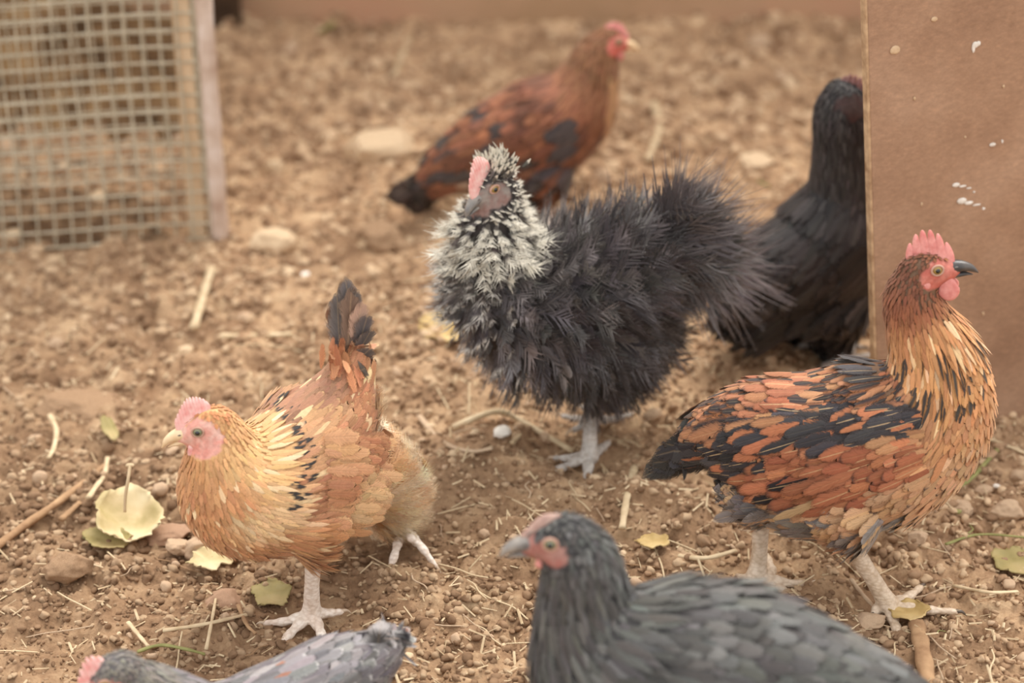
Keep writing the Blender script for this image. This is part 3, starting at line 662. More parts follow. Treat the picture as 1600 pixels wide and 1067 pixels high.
place_rock(428, 262, 32, 'stone', 'upright pale stone in the far litter right of the cage post', 'stone', 'pale', 5, flat=1.4)
place_rock(1180, 275, 60, 'clod', 'pale clod behind the back of the half-hidden black hen', 'clod', 'pale', 1, flat=.6)
place_rock(598, 385, 90, 'clod', 'olive brown clod in the litter left of the frizzled hen\'s ruff', 'clod', 'brown', 7, flat=.8)
place_rock(640, 378, 22, 'pebble', 'pale pebble at the right of the olive brown clod', 'stone', 'pale', 3)
place_rock(475, 437, 24, 'pebble', 'pale yellow pebble, the right one of two behind the buff hen\'s tail', 'stone', 'white', 2)
place_rock(452, 428, 26, 'pebble', 'pale yellow pebble, the left one of two behind the buff hen\'s tail', 'stone', 'pale', 6)
place_rock(1115, 135, 26, 'pebble', 'cream lump in the far litter, right of the red hen\'s beak', 'stone', 'pale', 4)
# loose pebbles, each an object of its own
LAND = [(50, 395, "by the left edge under the wire cage"), (230, 385, "in front of the middle of the wire cage"), (350, 395, "at the foot of the cage's corner pole"), (427, 390, "around the pale oblong stone right of the cage"),
 (315, 465, "around the bright lone straw left of the buff hen's tail"), (130, 632, "around the broad half-buried clod"), (60, 540, "on the bare ground between cage and half-buried clod"), (200, 530, "on the bare ground straight below the wire cage"),
 (400, 530, "around the crosswise straw behind the buff hen's back"), (60, 820, "along the long brown stick"), (205, 835, "around the cabbage leaf"), (230, 720, "between the cabbage leaf and the buff hen's beak"),
 (105, 905, "around the rounded brown stone at the left"), (60, 1010, "in the bottom left corner"), (210, 960, "between the rounded brown stone and the grey hen's head"), (300, 885, "under the buff hen's breast"), (350, 960, "around the rusty stone"),
 (487, 975, "around the buff hen's front foot"), (620, 870, "around the buff hen's rear foot"), (700, 1000, "between the grey hen's tail and the grey-black hen's breast"), (740, 860, "left of the grey-black hen's beak"),
 (462, 435, "around the two pale yellow pebbles"), (600, 385, "around the olive brown clod"), (620, 470, "just right of the buff hen's tail"), (698, 540, "around the cupped dry leaf"), (600, 250, "around the large pale flat stone"),
 (450, 210, "in the far litter right of the cage pole"), (500, 90, "near the rear wall toward the left"), (740, 90, "in the litter behind the far red hen's back"), (1050, 60, "near the rear wall right of the far red hen"),
 (1020, 210, "around the long pale straw right of the far red hen"), (1230, 130, "in the far litter just left of the board"), (1180, 280, "around the pale clod behind the half-hidden black hen"), (650, 640, "around the curving brown stick"),
 (785, 700, "around the bright round pebble"), (920, 745, "around the frizzled hen's foot"), (975, 790, "around the pale flat straw by the tortoiseshell hen's tail"), (1060, 560, "between the frizzled hen and the tortoiseshell hen's back"),
 (1100, 840, "behind the grey-black hen's back"), (1230, 910, "around the tortoiseshell hen's rear foot"), (1400, 960, "around the tortoiseshell hen's forward foot"), (1570, 820, "around the block-shaped stone"), (1520, 720, "at the foot of the board"),
 (1560, 1010, "in the bottom right corner"), (1440, 860, "under the tortoiseshell hen's breast"), (820, 790, "above the grey-black hen's head"), (1140, 470, "just left of the half-hidden black hen")]
def zone(px, py): return min(LAND, key=lambda l: (l[0] - px) ** 2 + ((l[1] - py) * 1.3) ** 2)[2]
PM = {}
for k in range(10):
    for c in ('tan', 'brown', 'pale'):
        me = ROCKS[k].copy(); me.materials.append(M_STONE[c]); PM[(k, c)] = me
cname = {'tan': 'tan', 'brown': 'brown', 'pale': 'pale cream'}
cnt = 0
while cnt < 285:
    px, py = RNG.rand() * 1640 - 20, 30 + (RNG.rand() ** 0.75) * 1060
    if px > 1370 and py < 690: continue
    g = G(px, py); c = ['tan', 'tan', 'brown', 'brown', 'pale'][RNG.randint(5)]
    if min(np.hypot(*(FEET_XY - g[:2]).T)) < 0.045: continue
    r = (0.0048 + 0.0085 * RNG.rand() ** 2.0) * min(1.6, max(.62, .62 + (g[1] - 1.85) * .75))
    o = bpy.data.objects.new('pebble', PM[(RNG.randint(10), c)]); COL.objects.link(o)
    z = hz(g[0], g[1]); o.location = (g[0], g[1], z + r * 0.2); o.scale = (r, r, r * (0.8 + 0.5 * RNG.rand())); o.rotation_euler = (RNG.randn() * .3, RNG.randn() * .3, RNG.rand() * 6.28)
    zn = zone(px, py); sz = 'small' if r * F / depth(g) < 14 else 'largish'; tagit(o, '%s %s pebble loose %s' % (sz, cname[c], zn), 'stone', '%s %s pebbles %s' % (sz, cname[c], zn)); cnt += 1
# soil crumbs: uncountable
for nm, mi, cn, r0, r1 in (('soil_crumbs', 0, 22000, 0.0018, 0.0062), ('dusty_crumbs', 1, 16000, 0.0018, 0.0060)):
    g = Geo(); px = RNG.rand(cn) * 2200 - 300; py = -40 + 1420 * RNG.rand(cn) ** 0.85
    P_ = np.array([G(a, b) for a, b in zip(px, py)]); zz = height(P_[:, 0], P_[:, 1]); V, T = ICO2
    r = (r0 + (r1 - r0) * RNG.rand(cn) ** 2.0) * np.clip(.72 + (P_[:, 1] - 1.85) * .6 + P_[:, 0] * .2, .6, 1.5) * (.7 + .6 * vnoise(P_[:, 0] * 5 + 9, P_[:, 1] * 5))
    fd = np.min(np.hypot(P_[:, 0][:, None] - FEET_XY[:, 0], P_[:, 1][:, None] - FEET_XY[:, 1]), axis=1); r = np.where(fd < 0.03, r * 0.35, r)
    S = r[:, None] * (0.65 + 0.7 * RNG.rand(cn, 3)); W_ = V[None] * S[:, None] * (1 + 0.06 * RNG.randn(cn, len(V), 1) + .28 * np.sin(V @ RNG.randn(3, cn) * 1.9 + 6.28 * RNG.rand(cn)).T[..., None])
    a = RNG.rand(cn) * 6.28; ca_, sa_ = np.cos(a)[:, None], np.sin(a)[:, None]
    W_[..., 2] *= .8
    W_ = np.stack([W_[..., 0] * ca_ - W_[..., 1] * sa_, W_[..., 0] * sa_ + W_[..., 1] * ca_, W_[..., 2]], -1)
    W_ += np.stack([P_[:, 0], P_[:, 1], zz + r * 0.12], -1)[:, None]
    T_ = (T[None] + (np.arange(cn) * len(V))[:, None, None]).reshape(-1, 3)
    o = link(nm, mk(nm, W_.reshape(-1, 3), T_, True), M_CRUMB[mi]); tagit(o, 'loose %s of dry soil scattered over the yard floor' % ('brown crumbs' if mi == 0 else 'dusty pale crumbs'), 'soil', kind='stuff')
def straw(pts, w_px, name, label, cat, mat, lift=0.004, group=None, flat=0.6, ends=None, taper=0.8):
    P_ = []
    for q in pts:
        g = G(q[0], q[1]); z = max(0.0, hz(g[0], g[1])) + lift + (q[2] if len(q) > 2 else 0); P_.append(G(q[0], q[1], z))
    A = catmull(P_, 8); k = F / depth(A[0]); g = Geo(); n = len(A)
    rad = w_px / 2 / k * (1 - (1 - taper) * np.linspace(0, 1, n)) * (1 + 0.10 * np.sin(np.linspace(0, 20, n)))
    tube(g, A, rad, 8, flat); o = link(name, g.mesh(name), M_STRAW[mat]); return recentre(tagit(o, label, cat, group))
straw([(-30, 872), (40, 820), (100, 778), (165, 728)], 15, 'stick', 'long straight brown stick rising from the left edge toward the buff hen', 'stick', 'stick', flat=0.9)
straw([(95, 812), (125, 785)], 12, 'stick', 'short stub of stick lying just under the long stick', 'stick', 'stick')
straw([(138, 778), (150, 760), (163, 742), (168, 715)], 10, 'stalk', 'pale leaf stalk crossing the tip of the long stick', 'stalk', 'straw', 0.008)
straw([(78, 648), (88, 672), (84, 700), (76, 715)], 9, 'straw', 'curved pale straw standing out on the clod at the left', 'straw', 'straw', 0.012)
straw([(331, 418), (318, 460), (303, 512)], 13, 'straw', 'flat bright straw lying alone left of the buff hen\'s tail', 'straw', 'straw', taper=1.1)
straw([(345, 525), (400, 524), (455, 522)], 12, 'straw', 'pale straw lying crosswise behind the buff hen', 'straw', 'straw')
straw([(708, 668), (775, 643), (820, 662), (895, 705)], 12, 'stick', 'bent pale stick in front of the frizzled hen', 'stick', 'straw', 0.007, flat=.9)
straw([(822, 668), (800, 692)], 10, 'twig', 'short side twig beside the bent pale stick', 'twig', 'straw', 0.006)
straw([(655, 650), (690, 690), (735, 705), (770, 700)], 10, 'stick', 'curving brown stick left of the bent pale stick', 'stick', 'grey', 0.004)
straw([(992, 728), (980, 775), (972, 825)], 13, 'straw', 'pale flat straw upright in view beside the tortoiseshell hen\'s tail', 'straw', 'straw', 0.006)
straw([(1432, 972), (1440, 1010), (1452, 1075)], 26, 'stick', 'thick split stick running off the bottom edge at the right', 'stick', 'stick', 0.008, flat=.6, taper=1)
straw([(1540, 683), (1575, 697), (1612, 712)], 9, 'stick', 'thin pale stick at the foot of the board on the right', 'stick', 'straw', 0.006)
straw([(1560, 700), (1520, 745), (1500, 760)], 8, 'stalk', 'thin green stalk behind the block-shaped stone', 'stalk', 'green', 0.006)
straw([(1478, 850), (1530, 835), (1610, 840)], 6, 'grass_stem', 'long green grass stem at the right below the block-shaped stone', 'grass', 'green', 0.006)
straw([(1460, 790), (1500, 800)], 12, 'stalk', 'short thick green stalk right of the tortoiseshell hen\'s breast', 'stalk', 'green', 0.006)
straw([(1490, 915), (1545, 925), (1590, 924)], 8, 'straw', 'straw lying level at the right below the green grass stem', 'straw', 'straw', 0.006)
straw([(1022, 160), (1030, 200), (1012, 250)], 13, 'straw', 'long pale straw in the litter right of the far red hen', 'straw', 'straw', 0.006)
straw([(255, 985), (320, 975), (385, 960)], 9, 'grass_stem', 'flat pale green grass blade left of the buff hen\'s front foot', 'grass', 'straw', 0.008)
straw([(322, 1015), (330, 975), (338, 930)], 6, 'straw', 'thin straw standing across the pale green grass blade', 'straw', 'straw', 0.010)
straw([(200, 972), (215, 990), (232, 1010)], 8, 'straw', 'short straight straw behind the grey hen\'s head', 'straw', 'straw', 0.006)
straw([(215, 1018), (250, 1008), (290, 1014), (320, 1022)], 8, 'grass_stem', 'curved yellow green grass blade behind the grey hen\'s head', 'grass', 'green', 0.012)
straw([(372, 945), (385, 975), (400, 990)], 7, 'twig', 'thin dark twig beside the rusty stone', 'twig', 'stick', 0.008)
straw([(640, 60), (625, 95), (615, 120)], 13, 'straw', 'faint straw far back near the bottom of the rear wall', 'straw', 'straw', 0.004)
straw([(1240, 835), (1290, 845), (1300, 852)], 9, 'stick', 'short stick under the tortoiseshell hen\'s belly', 'stick', 'stick', 0.005)
straw([(1330, 905), (1345, 925), (1372, 955)], 8, 'twig', 'thin brown twig between the tortoiseshell hen\'s feet', 'twig', 'grey', 0.006)
straw([(1040, 865), (1100, 872), (1150, 860)], 11, 'straw', 'yellow straw behind the grey-black hen\'s back', 'straw', 'straw', 0.006)
straw([(520, 38), (500, 50)], 14, 'stalk', 'dull green stalk lying near the rear wall', 'stalk', 'green', 0.006)
straw([(1185, 283), (1203, 292)], 7, 'stalk', 'small bright green stalk behind the half-hidden black hen\'s back', 'stalk', 'green', 0.02)
# loose short straws, each its own object
SM = []
for k in range(6):
    rs = np.random.RandomState(k + 40); a = np.array([[-0.5, 0, 0], [-0.15, 0.06 * rs.randn(), 0.02 * rs.rand()], [0.2, 0.08 * rs.randn(), 0.03 * rs.rand()], [0.5, 0, 0]])
    g = Geo(); tube(g, catmull(a, 5), 0.022 + 0.014 * rs.rand(), 6, 0.6); SM.append(g)
SMM = {(k, c): None for k in range(6) for c in ('straw', 'grey', 'stick', 'green')}
for key in SMM: m_ = SM[key[0]].mesh('straw'); m_.materials.append(M_STRAW[key[1]]); SMM[key] = m_
sname = {'straw': 'pale', 'grey': 'greyish', 'stick': 'brown', 'green': 'dull green'}
cnt = 0
while cnt < 210:
    px, py = RNG.rand() * 1640 - 20, 40 + (RNG.rand() ** 0.6) * 1040
    if px > 1370 and py < 690: continue
    if px < 650 and RNG.rand() < 0.5: continue
    g = G(px, py); c = ['straw', 'straw', 'grey', 'stick', 'green'][RNG.randint(5)]; Ls = 0.018 + 0.05 * RNG.rand() ** 2
    if c == 'green' and (px < 1380 or RNG.rand() < .3): c = 'straw'
    if min(np.hypot(*(FEET_XY - g[:2]).T)) < 0.04: continue
    o = bpy.data.objects.new('straw', SMM[(RNG.randint(6), c)]); COL.objects.link(o); a = RNG.rand() * 6.28
    d = np.array([math.cos(a), math.sin(a)]) * Ls / 2; z1, z2 = hz(*(g[:2] - d)), hz(*(g[:2] + d))
    o.location = (g[0], g[1], max((z1 + z2) / 2, hz(g[0], g[1])) + 0.0022); o.rotation_euler = (0, -math.atan2(z2 - z1, Ls) * 0.8, a); o.scale = (Ls, min(Ls, .034), min(Ls, .034))
    zn = zone(px, py); sz = 'tiny' if Ls < .03 else 'short'; tagit(o, '%s %s straw %s' % (sz, sname[c], zn), 'straw', '%s %s straws %s' % (sz, sname[c], zn)); cnt += 1
# fine chaff
g = Geo(); cn = 4200
for k in range(cn):
    px, py = RNG.rand() * 1900 - 150, -20 + 1280 * RNG.rand() ** 0.7
    if px < 700 and RNG.rand() < .45: continue
    q = G(px, py); a = RNG.rand() * 6.28; l = 0.004 + 0.013 * RNG.rand() ** 1.5; w = 0.0004 + 0.0009 * RNG.rand(); d = np.array([math.cos(a), math.sin(a), 0.35 * RNG.randn()]) * l / 2
    s_ = np.array([-math.sin(a), math.cos(a), 0]) * w; c = np.array([q[0], q[1], hz(q[0], q[1]) + 0.0022 + abs(d[2])]); u_ = np.array([0, 0, w * .8])
    g.add([c - d - s_, c - d + s_, c + d + s_, c + d - s_, c - d + u_, c + d + u_], [[0, 4, 5, 3], [4, 1, 2, 5], [1, 0, 3, 2]])
o = link('straw_chaff', g.mesh('straw_chaff', False), M_STRAW['straw']); tagit(o, 'fine chaff and chopped straw bits littering the ground', 'chaff', kind='stuff')

# leaves
def leaf_mat(name, a, b_, c_):
    return noisy(name, [a, b_, c_], 26, 0.6, 0.4, 120, 0.001, spec=0.3)
M_CAB = leaf_mat('cabbage_leaf', lrgb(166, 148, 96), lrgb(204, 182, 138), lrgb(216, 200, 162))
M_LEAFD = leaf_mat('dry_leaf', lrgb(150, 122, 70), lrgb(190, 160, 104), lrgb(214, 188, 136))
M_LEAFG = leaf_mat('green_leaf', lrgb(124, 112, 66), lrgb(154, 138, 88), lrgb(178, 156, 110))
def leaf(px, py, w_px, h_px, label, mat, name='leaf', cup=0.5, yaw=0.0, lift=0.012, seed=1, wave=0.06, tilt=0.0, cat='leaf', veins=True):
    c = G(px, py); k = F / depth(c); w = w_px / k; h = h_px / k * 1.6; rs = np.random.RandomState(seed); n = 15; V = []
    for i in range(n):
        for j in range(n):
            u, v = -1 + 2 * i / (n - 1), -1 + 2 * j / (n - 1); rr = math.sqrt(u * u / 2 + v * v / 2) if False else 0
            x = u * math.sqrt(1 - v * v / 2); y = v * math.sqrt(1 - u * u / 2); r = math.hypot(x, y); ed = 1 + wave * math.sin(5 * math.atan2(y, x) + seed) + 0.05 * rs.randn() * (r > .9)
            z = cup * r * r * 0.5 + wave * 0.8 * r * r * math.sin(7 * math.atan2(y, x) + seed * 2) + 0.06 * math.exp(-(y / 0.12) ** 2) + 0.03 * math.sin(9 * x) + tilt * y
            V.append([x * ed * w / 2, y * ed * h / 2, z * w * 0.35])
    V = np.array(V); ca_, sa_ = math.cos(yaw), math.sin(yaw); V = np.stack([V[:, 0] * ca_ - V[:, 1] * sa_, V[:, 0] * sa_ + V[:, 1] * ca_, V[:, 2]], 1)
    V += np.array([c[0], c[1], max(0, hz(c[0], c[1])) + lift]); Q = [[i * n + j, (i + 1) * n + j, (i + 1) * n + j + 1, i * n + j + 1] for i in range(n - 1) for j in range(n - 1)]
    me = mk(name, V, np.array(Q)); o = link(name, me, mat); recentre(o); s_ = o.modifiers.new('thick', 'SOLIDIFY'); s_.thickness = 0.0012
    return tagit(o, label, cat)
cl = leaf(203, 836, 100, 66, 'curled cream green cabbage leaf lying left of the buff hen', M_CAB, 'cabbage_leaf', 1.7, 0.35, 0.006, 3, 0.07, 0.5)
gs = Geo(); b0 = G(195, 800, 0.03); tube(gs, catmull([b0, G(196, 775, 0.045), G(200, 750, 0.06), G(203, 728, 0.07)], 5), 0.0016, 8)
e_ = G(203, 727, 0.07); ellip(gs, e_, (0.0045, 0.003, 0.002), frame((1, 0, 0)), ICO2)
o = bpy.data.objects.new('leaf_stalk', gs.mesh('leaf_stalk')); COL.objects.link(o); o.data.materials.append(M_STRAW['straw']); o.parent = cl; o.data.transform(Matrix.Translation(-cl.location))
leaf(168, 850, 60, 50, 'small yellow green leaf under the cabbage leaf', M_LEAFG, 'leaf', 0.5, 1.0, 0.004, 4)
leaf(173, 695, 22, 42, 'small upright green leaf tip beyond the long stick', M_LEAFG, 'leaf', 0.4, 0.4, 0.014, 5, tilt=.5)
leaf(330, 893, 62, 40, 'crumpled yellow leaf scrap below the pair of touching stones', M_CAB, 'leaf', 0.6, 0.7, 0.008, 6, 0.16)
leaf(425, 938, 60, 48, 'pale green leaf scrap beside the buff hen\'s front foot', M_LEAFG, 'leaf', 0.3, 0.2, 0.003, 7, 0.1)
leaf(698, 535, 82, 66, 'cupped dry leaf with green edge left of the frizzled hen\'s breast', M_LEAFD, 'leaf', 1.2, 0.1, 0.006, 8, 0.05)
leaf(1418, 972, 62, 34, 'dry tan leaf by the toes of the tortoiseshell hen', M_LEAFD, 'leaf', 0.7, 0.3, 0.010, 9, 0.08)
leaf(1585, 895, 70, 50, 'dull green leaf at the right edge', M_LEAFG, 'leaf', 0.3, 0.4, 0.006, 10, 0.1)
leaf(1020, 880, 50, 24, 'pale dry leaf behind the grey-black hen\'s back', M_LEAFD, 'leaf', 0.4, 0.2, 0.008, 12, 0.08)

# ------------------------------------------------------------------ board on the right
M_BOARD = noisy('hardboard_brown', [lrgb(146, 112, 87), lrgb(164, 129, 102), lrgb(177, 143, 116)], 9, 0.6, 0.35, 140, 0.0008, detail=8, spec=0.35)
_nt = M_BOARD.node_tree
def add_scratches(nt, amount=0.25):
    b = nt.nodes['Principled BSDF']; L = nt.links; src = b.inputs['Base Color'].links[0].from_socket
    tc = N(nt, 'ShaderNodeTexCoord'); mp = N(nt, 'ShaderNodeMapping'); mp.inputs['Scale'].default_value = (130, 130, 260); mp.inputs['Rotation'].default_value = (0, 0.7, 0); L.new(tc.outputs['Object'], mp.inputs[0])
    n = N(nt, 'ShaderNodeTexNoise'); n.inputs['Scale'].default_value = 1; n.inputs['Detail'].default_value = 6; n.inputs['Roughness'].default_value = 0.75; L.new(mp.outputs[0], n.inputs['Vector'])
    c = mixc(nt, 1.0, src, ramp(nt, n.outputs[0], [(0.3, (0.8, 0.79, 0.78)), (0.55, (1, 1, 1)), (0.72, (1.25, 1.22, 1.18))]), 'MULTIPLY'); L.new(c, b.inputs['Base Color'])
add_scratches(_nt)
bo = G(1374, 712); bend_ = G(1640, 655); bd = unit(bend_ - bo); bn = np.array([bd[1], -bd[0], 0.0])          # faces the camera
tp = onplane(1355, 0, bo, bn); up_ = unit(tp - bo); nb = unit(np.cross(bd, up_)); nb = nb if nb[1] < 0 else -nb
Lb, Hb, Tb = 0.85, 0.62, 0.009; base_c = bo + bd * Lb / 2 + up_ * (Hb / 2 - 0.02) - nb * Tb / 2
root = empty('board', bo, 'tall brown hardboard sheet standing on edge behind the tortoiseshell hen', 'board')
g = Geo(); boxg(g, base_c, Lb, Tb, Hb, (bd, -nb, up_)); o = link('sheet', g.mesh('sheet', False), M_BOARD, root); bevel(o, 0.001)
g = Geo(); boxg(g, bo - bd * 0.0012 + up_ * (Hb / 2 - 0.02) - nb * Tb / 2, 0.0025, Tb * 0.96, Hb, (bd, -nb, up_))
link('sawn_edge', g.mesh('sawn_edge', False), noisy('board_edge', [lrgb(150, 116, 84), lrgb(205, 172, 134)], 90, 0.8, 0.5, 300, 0.001), root)
M_DROP = noisy('dried_dropping_white', [lrgb(214, 204, 190), lrgb(244, 238, 228)], 150, 0.7, 0.4, 500, 0.0005)
M_DROPB = noisy('dried_dropping_tan', [lrgb(190, 158, 124), lrgb(214, 186, 150)], 150, 0.7, 0.4, 500, 0.0005)
def splat(pts, mat, label=None):
    g = Geo()
    for px, py, a, b_ in pts:
        p = onplane(px, py, bo, nb, 0.0006); k = F / depth(p); V, T = ICO2
        g.add(p + V[:, :1] * bd * a / k + V[:, 1:2] * up_ * b_ / k * 1.1 + V[:, 2:] * nb * 0.0009, T=T)
    o = link('dropping', g.mesh('dropping'), mat, root)
    if label: o['label'] = label
splat([(1524, 70, 6, 5), (1521, 75, 3, 8), (1529, 68, 4, 4)], M_DROP, 'white dropping near the top of the board')
splat([(1399, 78, 9, 7), (1394, 80, 4, 5)], M_DROPB, 'tan smear on the board')
splat([(1551, 226, 6, 3), (1566, 221, 2, 3)], M_DROP)
splat([(1494, 289, 7, 3.5), (1504, 291, 7, 1.6), (1514, 294, 5, 1.2), (1522, 300, 2, 1.5)], M_DROP, 'white dropping with a tail, the upper of two')
splat([(1503, 314, 9, 5), (1514, 317, 8, 3), (1526, 320, 8, 1.5), (1537, 326, 3, 2)], M_DROP, 'white dropping with a tail, the lower of two')
splat([(1429, 154, 2.5, 3.0)], M_DROPB); splat([(1508, 214, 1.5, 2)], M_DROPB); splat([(1440, 319, 1.8, 3.2)], M_DROPB); splat([(1536, 490, 2.5, 3)], M_DROPB); splat([(1460, 30, 6, 4)], M_DROPB); splat([(1568, 135, 2, 3)], M_DROPB)

# ------------------------------------------------------------------ wire cage on the left
M_WIRE = noisy('galvanised_wire', [lrgb(168, 156, 132), lrgb(204, 194, 170)], 60, 0.55, 0.2, 300, 0.0003, spec=0.5)
M_POLE = noisy('whitish_weathered_pole', [lrgb(178, 150, 130), lrgb(206, 184, 166), lrgb(226, 210, 198)], 30, 0.8, 0.5, 120, 0.001)
M_BATT = noisy('pale_batten', [lrgb(200, 170, 134), lrgb(228, 204, 170)], 20, 0.8, 0.4, 90, 0.001, stretch=(1, 1, 0.15))
c0 = G(345, 372); c1 = G(-40, 390); cd = unit(c1 - c0); cn_ = np.array([cd[1], -cd[0], 0.0]); cn_ = cn_ if cn_[1] < 0 else -cn_
root = empty('wire_cage', c0, 'wire mesh cage with a pale corner pole standing at the left', 'cage')
tp = onplane(318, 0, c0, cn_); cu = unit(tp - c0); HC = 0.52
def wire_grid(o0, du, dv, W_, H_, s, r, seed, z0=0.0, wav=0.003):
    g = Geo(); rs = np.random.RandomState(seed); nrm = unit(np.cross(du, dv)); ph = rs.rand(2) * 6
    def pt(a, b): return o0 + du * a + dv * b + nrm * wav * (math.sin(a * 14 + ph[0]) + math.sin(b * 17 + ph[1])) + du * wav * .6 * math.sin(b * 23 + ph[0]) + dv * wav * .6 * math.sin(a * 19)
    for i in range(int(W_ / s) + 1): tube(g, [pt(i * s, z0 + (H_ - z0) * j / 16) for j in range(17)], r, 6, cap=False)
    for j in range(int((H_ - z0) / s) + 1): tube(g, [pt(W_ * i / 16, z0 + j * s) + nrm * r for i in range(17)], r, 6, cap=False)
    return g
link('wire_panel', wire_grid(c0 + cd * 0.012, cd, cu, 0.48, HC, 0.0205, 0.0014, 1).mesh('wire_panel'), M_WIRE, root)['label'] = 'square wire mesh on the near side'
back = np.array([-0.05, 0.16, 0])
link('wire_panel', wire_grid(c0 + cd * 0.012 + back, cd, np.array([0, 0, 1.]), 0.48, HC, 0.0205, 0.0013, 5).mesh('wire_panel'), M_WIRE, root)['label'] = 'square wire mesh on the far side'
side_d = unit(back)
link('wire_panel', wire_grid(c0 + side_d * 0.01, side_d, cu, 0.15, HC, 0.0205, 0.0013, 9).mesh('wire_panel'), M_WIRE, root)['label'] = 'square wire mesh at the end of the cage'
g = Geo(); n = 24; A = np.array([c0 + cu * (HC * i / (n - 1) - 0.01) for i in range(n)]); tube(g, A, 0.0105 * (1 + 0.06 * np.sin(np.arange(n) * 1.9)), 14); link('corner_pole', g.mesh('corner_pole'), M_POLE, root)
A = np.array([c0 + cd * 0.026 + side_d * 0.012 + cu * (HC * i / (n - 1) - 0.01) for i in range(n)])
g = Geo(); boxg(g, A.mean(0), 0.020, 0.010, HC, (cd, side_d, cu)); bevel(link('batten', g.mesh('batten', False), M_BATT, root), 0.002)
g = Geo(); boxg(g, c0 + cd * 0.24 + back / 2 + np.array([0, 0, HC - 0.01]), 0.54, 0.2, 0.016, (cd, cn_, np.array([0, 0, 1.]))); bevel(link('shade_lid', g.mesh('shade_lid', False), M_BATT, root), 0.002)  # unseen lid above the frame, added to shade the cage inside
# dark mound added behind the cage, standing in for the shade there
n = 70; a = np.linspace(-1, 1, n); Xh, Yh = np.meshgrid(a, a); c = G(110, 120)
xh = c[0] - 0.20 + Xh * 0.42; yh = c[1] + 0.0 + Yh * 0.24; zh = 0.15 * np.clip(1 - Xh ** 2, 0, 1) ** .8 * np.clip(1 - Yh ** 2, 0, 1) ** .8 * (.75 + .5 * vnoise(xh * 9, yh * 9)) + 0.04 * (vnoise(xh * 30, yh * 30) - .5) + 0.02 * (vnoise(xh * 75, yh * 75) - .5) - 0.02
i_ = (np.arange(n - 1)[:, None] * n + np.arange(n - 1)[None]).ravel()
o = link('dark_backing', mk('dark_backing', np.stack([xh.ravel(), yh.ravel(), zh.ravel()], 1), np.stack([i_, i_ + 1, i_ + n + 1, i_ + n], 1)), noisy('backing_shade', [lrgb(64, 48, 32), lrgb(112, 86, 60), lrgb(150, 120, 84)], 22, 0.95, 0.7, 90, 0.004, spec=0.1))
recentre(tagit(o, 'added dark mound standing in for shade seen through the cage wire', 'shade mound'))
c = c0 + cd * 0.25 + back * 0.5; n = 60; a = np.linspace(-1, 1, n); Xh, Yh = np.meshgrid(a, a)  # dark bed added so the floor inside the cage looks shaded
bx = c[0] + Xh * 0.21 * abs(cd[0]) + Yh * 0.055 * unit(back)[0]; by = c[1] + Yh * 0.055 + Xh * cd[1] * .21
bz = 0.035 * (1 - np.abs(Xh) ** 6) * (1 - np.abs(Yh) ** 6) * (.7 + .6 * vnoise(bx * 25, by * 25)) + 0.02 * vnoise(bx * 60, by * 60) - .012
i_ = (np.arange(n - 1)[:, None] * n + np.arange(n - 1)[None]).ravel()
o = link('shade_bed', mk('shade_bed', np.stack([bx.ravel(), by.ravel(), bz.ravel()], 1), np.stack([i_, i_ + 1, i_ + n + 1, i_ + n], 1)), noisy('cage_floor_shade', [lrgb(78, 60, 44), lrgb(124, 98, 74), lrgb(170, 140, 108)], 60, 0.95, 0.8, 160, 0.004, spec=0.1))
recentre(tagit(o, 'added dark bed standing in for shade on the floor inside the wire cage', 'litter', kind='stuff'))
# rear wall and dark timber
M_WALL = noisy('rear_wall_render', [lrgb(168, 136, 102), lrgb(186, 150, 118), lrgb(192, 146, 116)], 5, 0.9, 0.4, 60, 0.002)
M_DARK = noisy('dark_timber', [lrgb(58, 42, 28), lrgb(84, 62, 42)], 25, 0.9, 0.5, 90, 0.001)
wy = float(G(540, 38)[1]); g = Geo(); boxg(g, (0.3, wy + 0.06, 0.55), 5.0, 0.12, 1.2); o = link('wall_back', g.mesh('wall_back', False), M_WALL); recentre(o); o['kind'] = 'structure'; o['label'] = 'pale brown rendered wall closing the yard at the back'
g = Geo(); p = G(356, 50); boxg(g, (p[0], p[1], 0.3), 0.04, 0.04, 0.62); o = link('timber_post', g.mesh('timber_post', False), M_DARK); bevel(o, 0.004); recentre(tagit(o, 'dark timber post against the rear wall right behind the cage corner', 'post'))
# ------------------------------------------------------------------ the hens
WHITE3 = np.array([1., 1., 1.])
# ---- tortoiseshell hen on the right
h = Hen('tortoiseshell orange and black hen walking right in front of the board', (1290, 925), -3)
h.spine([(1088, 700, 26, 24), (1135, 672, 52, 48), (1205, 672, 88, 78), (1290, 692, 122, 100), (1375, 690, 138, 104), (1438, 655, 112, 92), (1462, 600, 86, 76), (1456, 545, 66, 60), (1434, 497, 50, 46), (1424, 458, 40, 38), (1436, 428, 30, 28)])
h.limb([(1240, 740, 55, 0.03), (1205, 775, 38, 0.03), (1184, 802, 22, 0.03)]); h.limb([(1330, 790, 60, -0.03), (1332, 822, 34, -0.03), (1330, 842, 18, -0.03)])
h.blob(1280, 775, 95, 0, 70, 66); h.blob(1195, 765, 55, 0, 60, 46); h.blob(1390, 755, 80, 0, 66, 62)
h.head(1443, 421, -6, 12, 1.22, comb=M_COMB_RED, face=lrgb(212, 132, 116), beak=M_BEAK_DARK, iris=M_IRIS_Y, comb_h=1.9, points=6, wattle=1.15, comb_shift=0.05, comb_len=0.95, face_r=1.12)
h.make_body(lrgb(120, 92, 70))
def sp(t, q): return np.where(t < 0.12, 0.0028, np.where(t < 0.42, 0.0038, 0.0053))
P, Nn, Fl, t = h.scatter(sp, 42000); q = h.loc(P); K = len(P); r = h.rng
z = q[:, 2]; fx = q[:, 0]
n1 = fnoise(q, 42); n2 = fnoise(q, 90, 5)
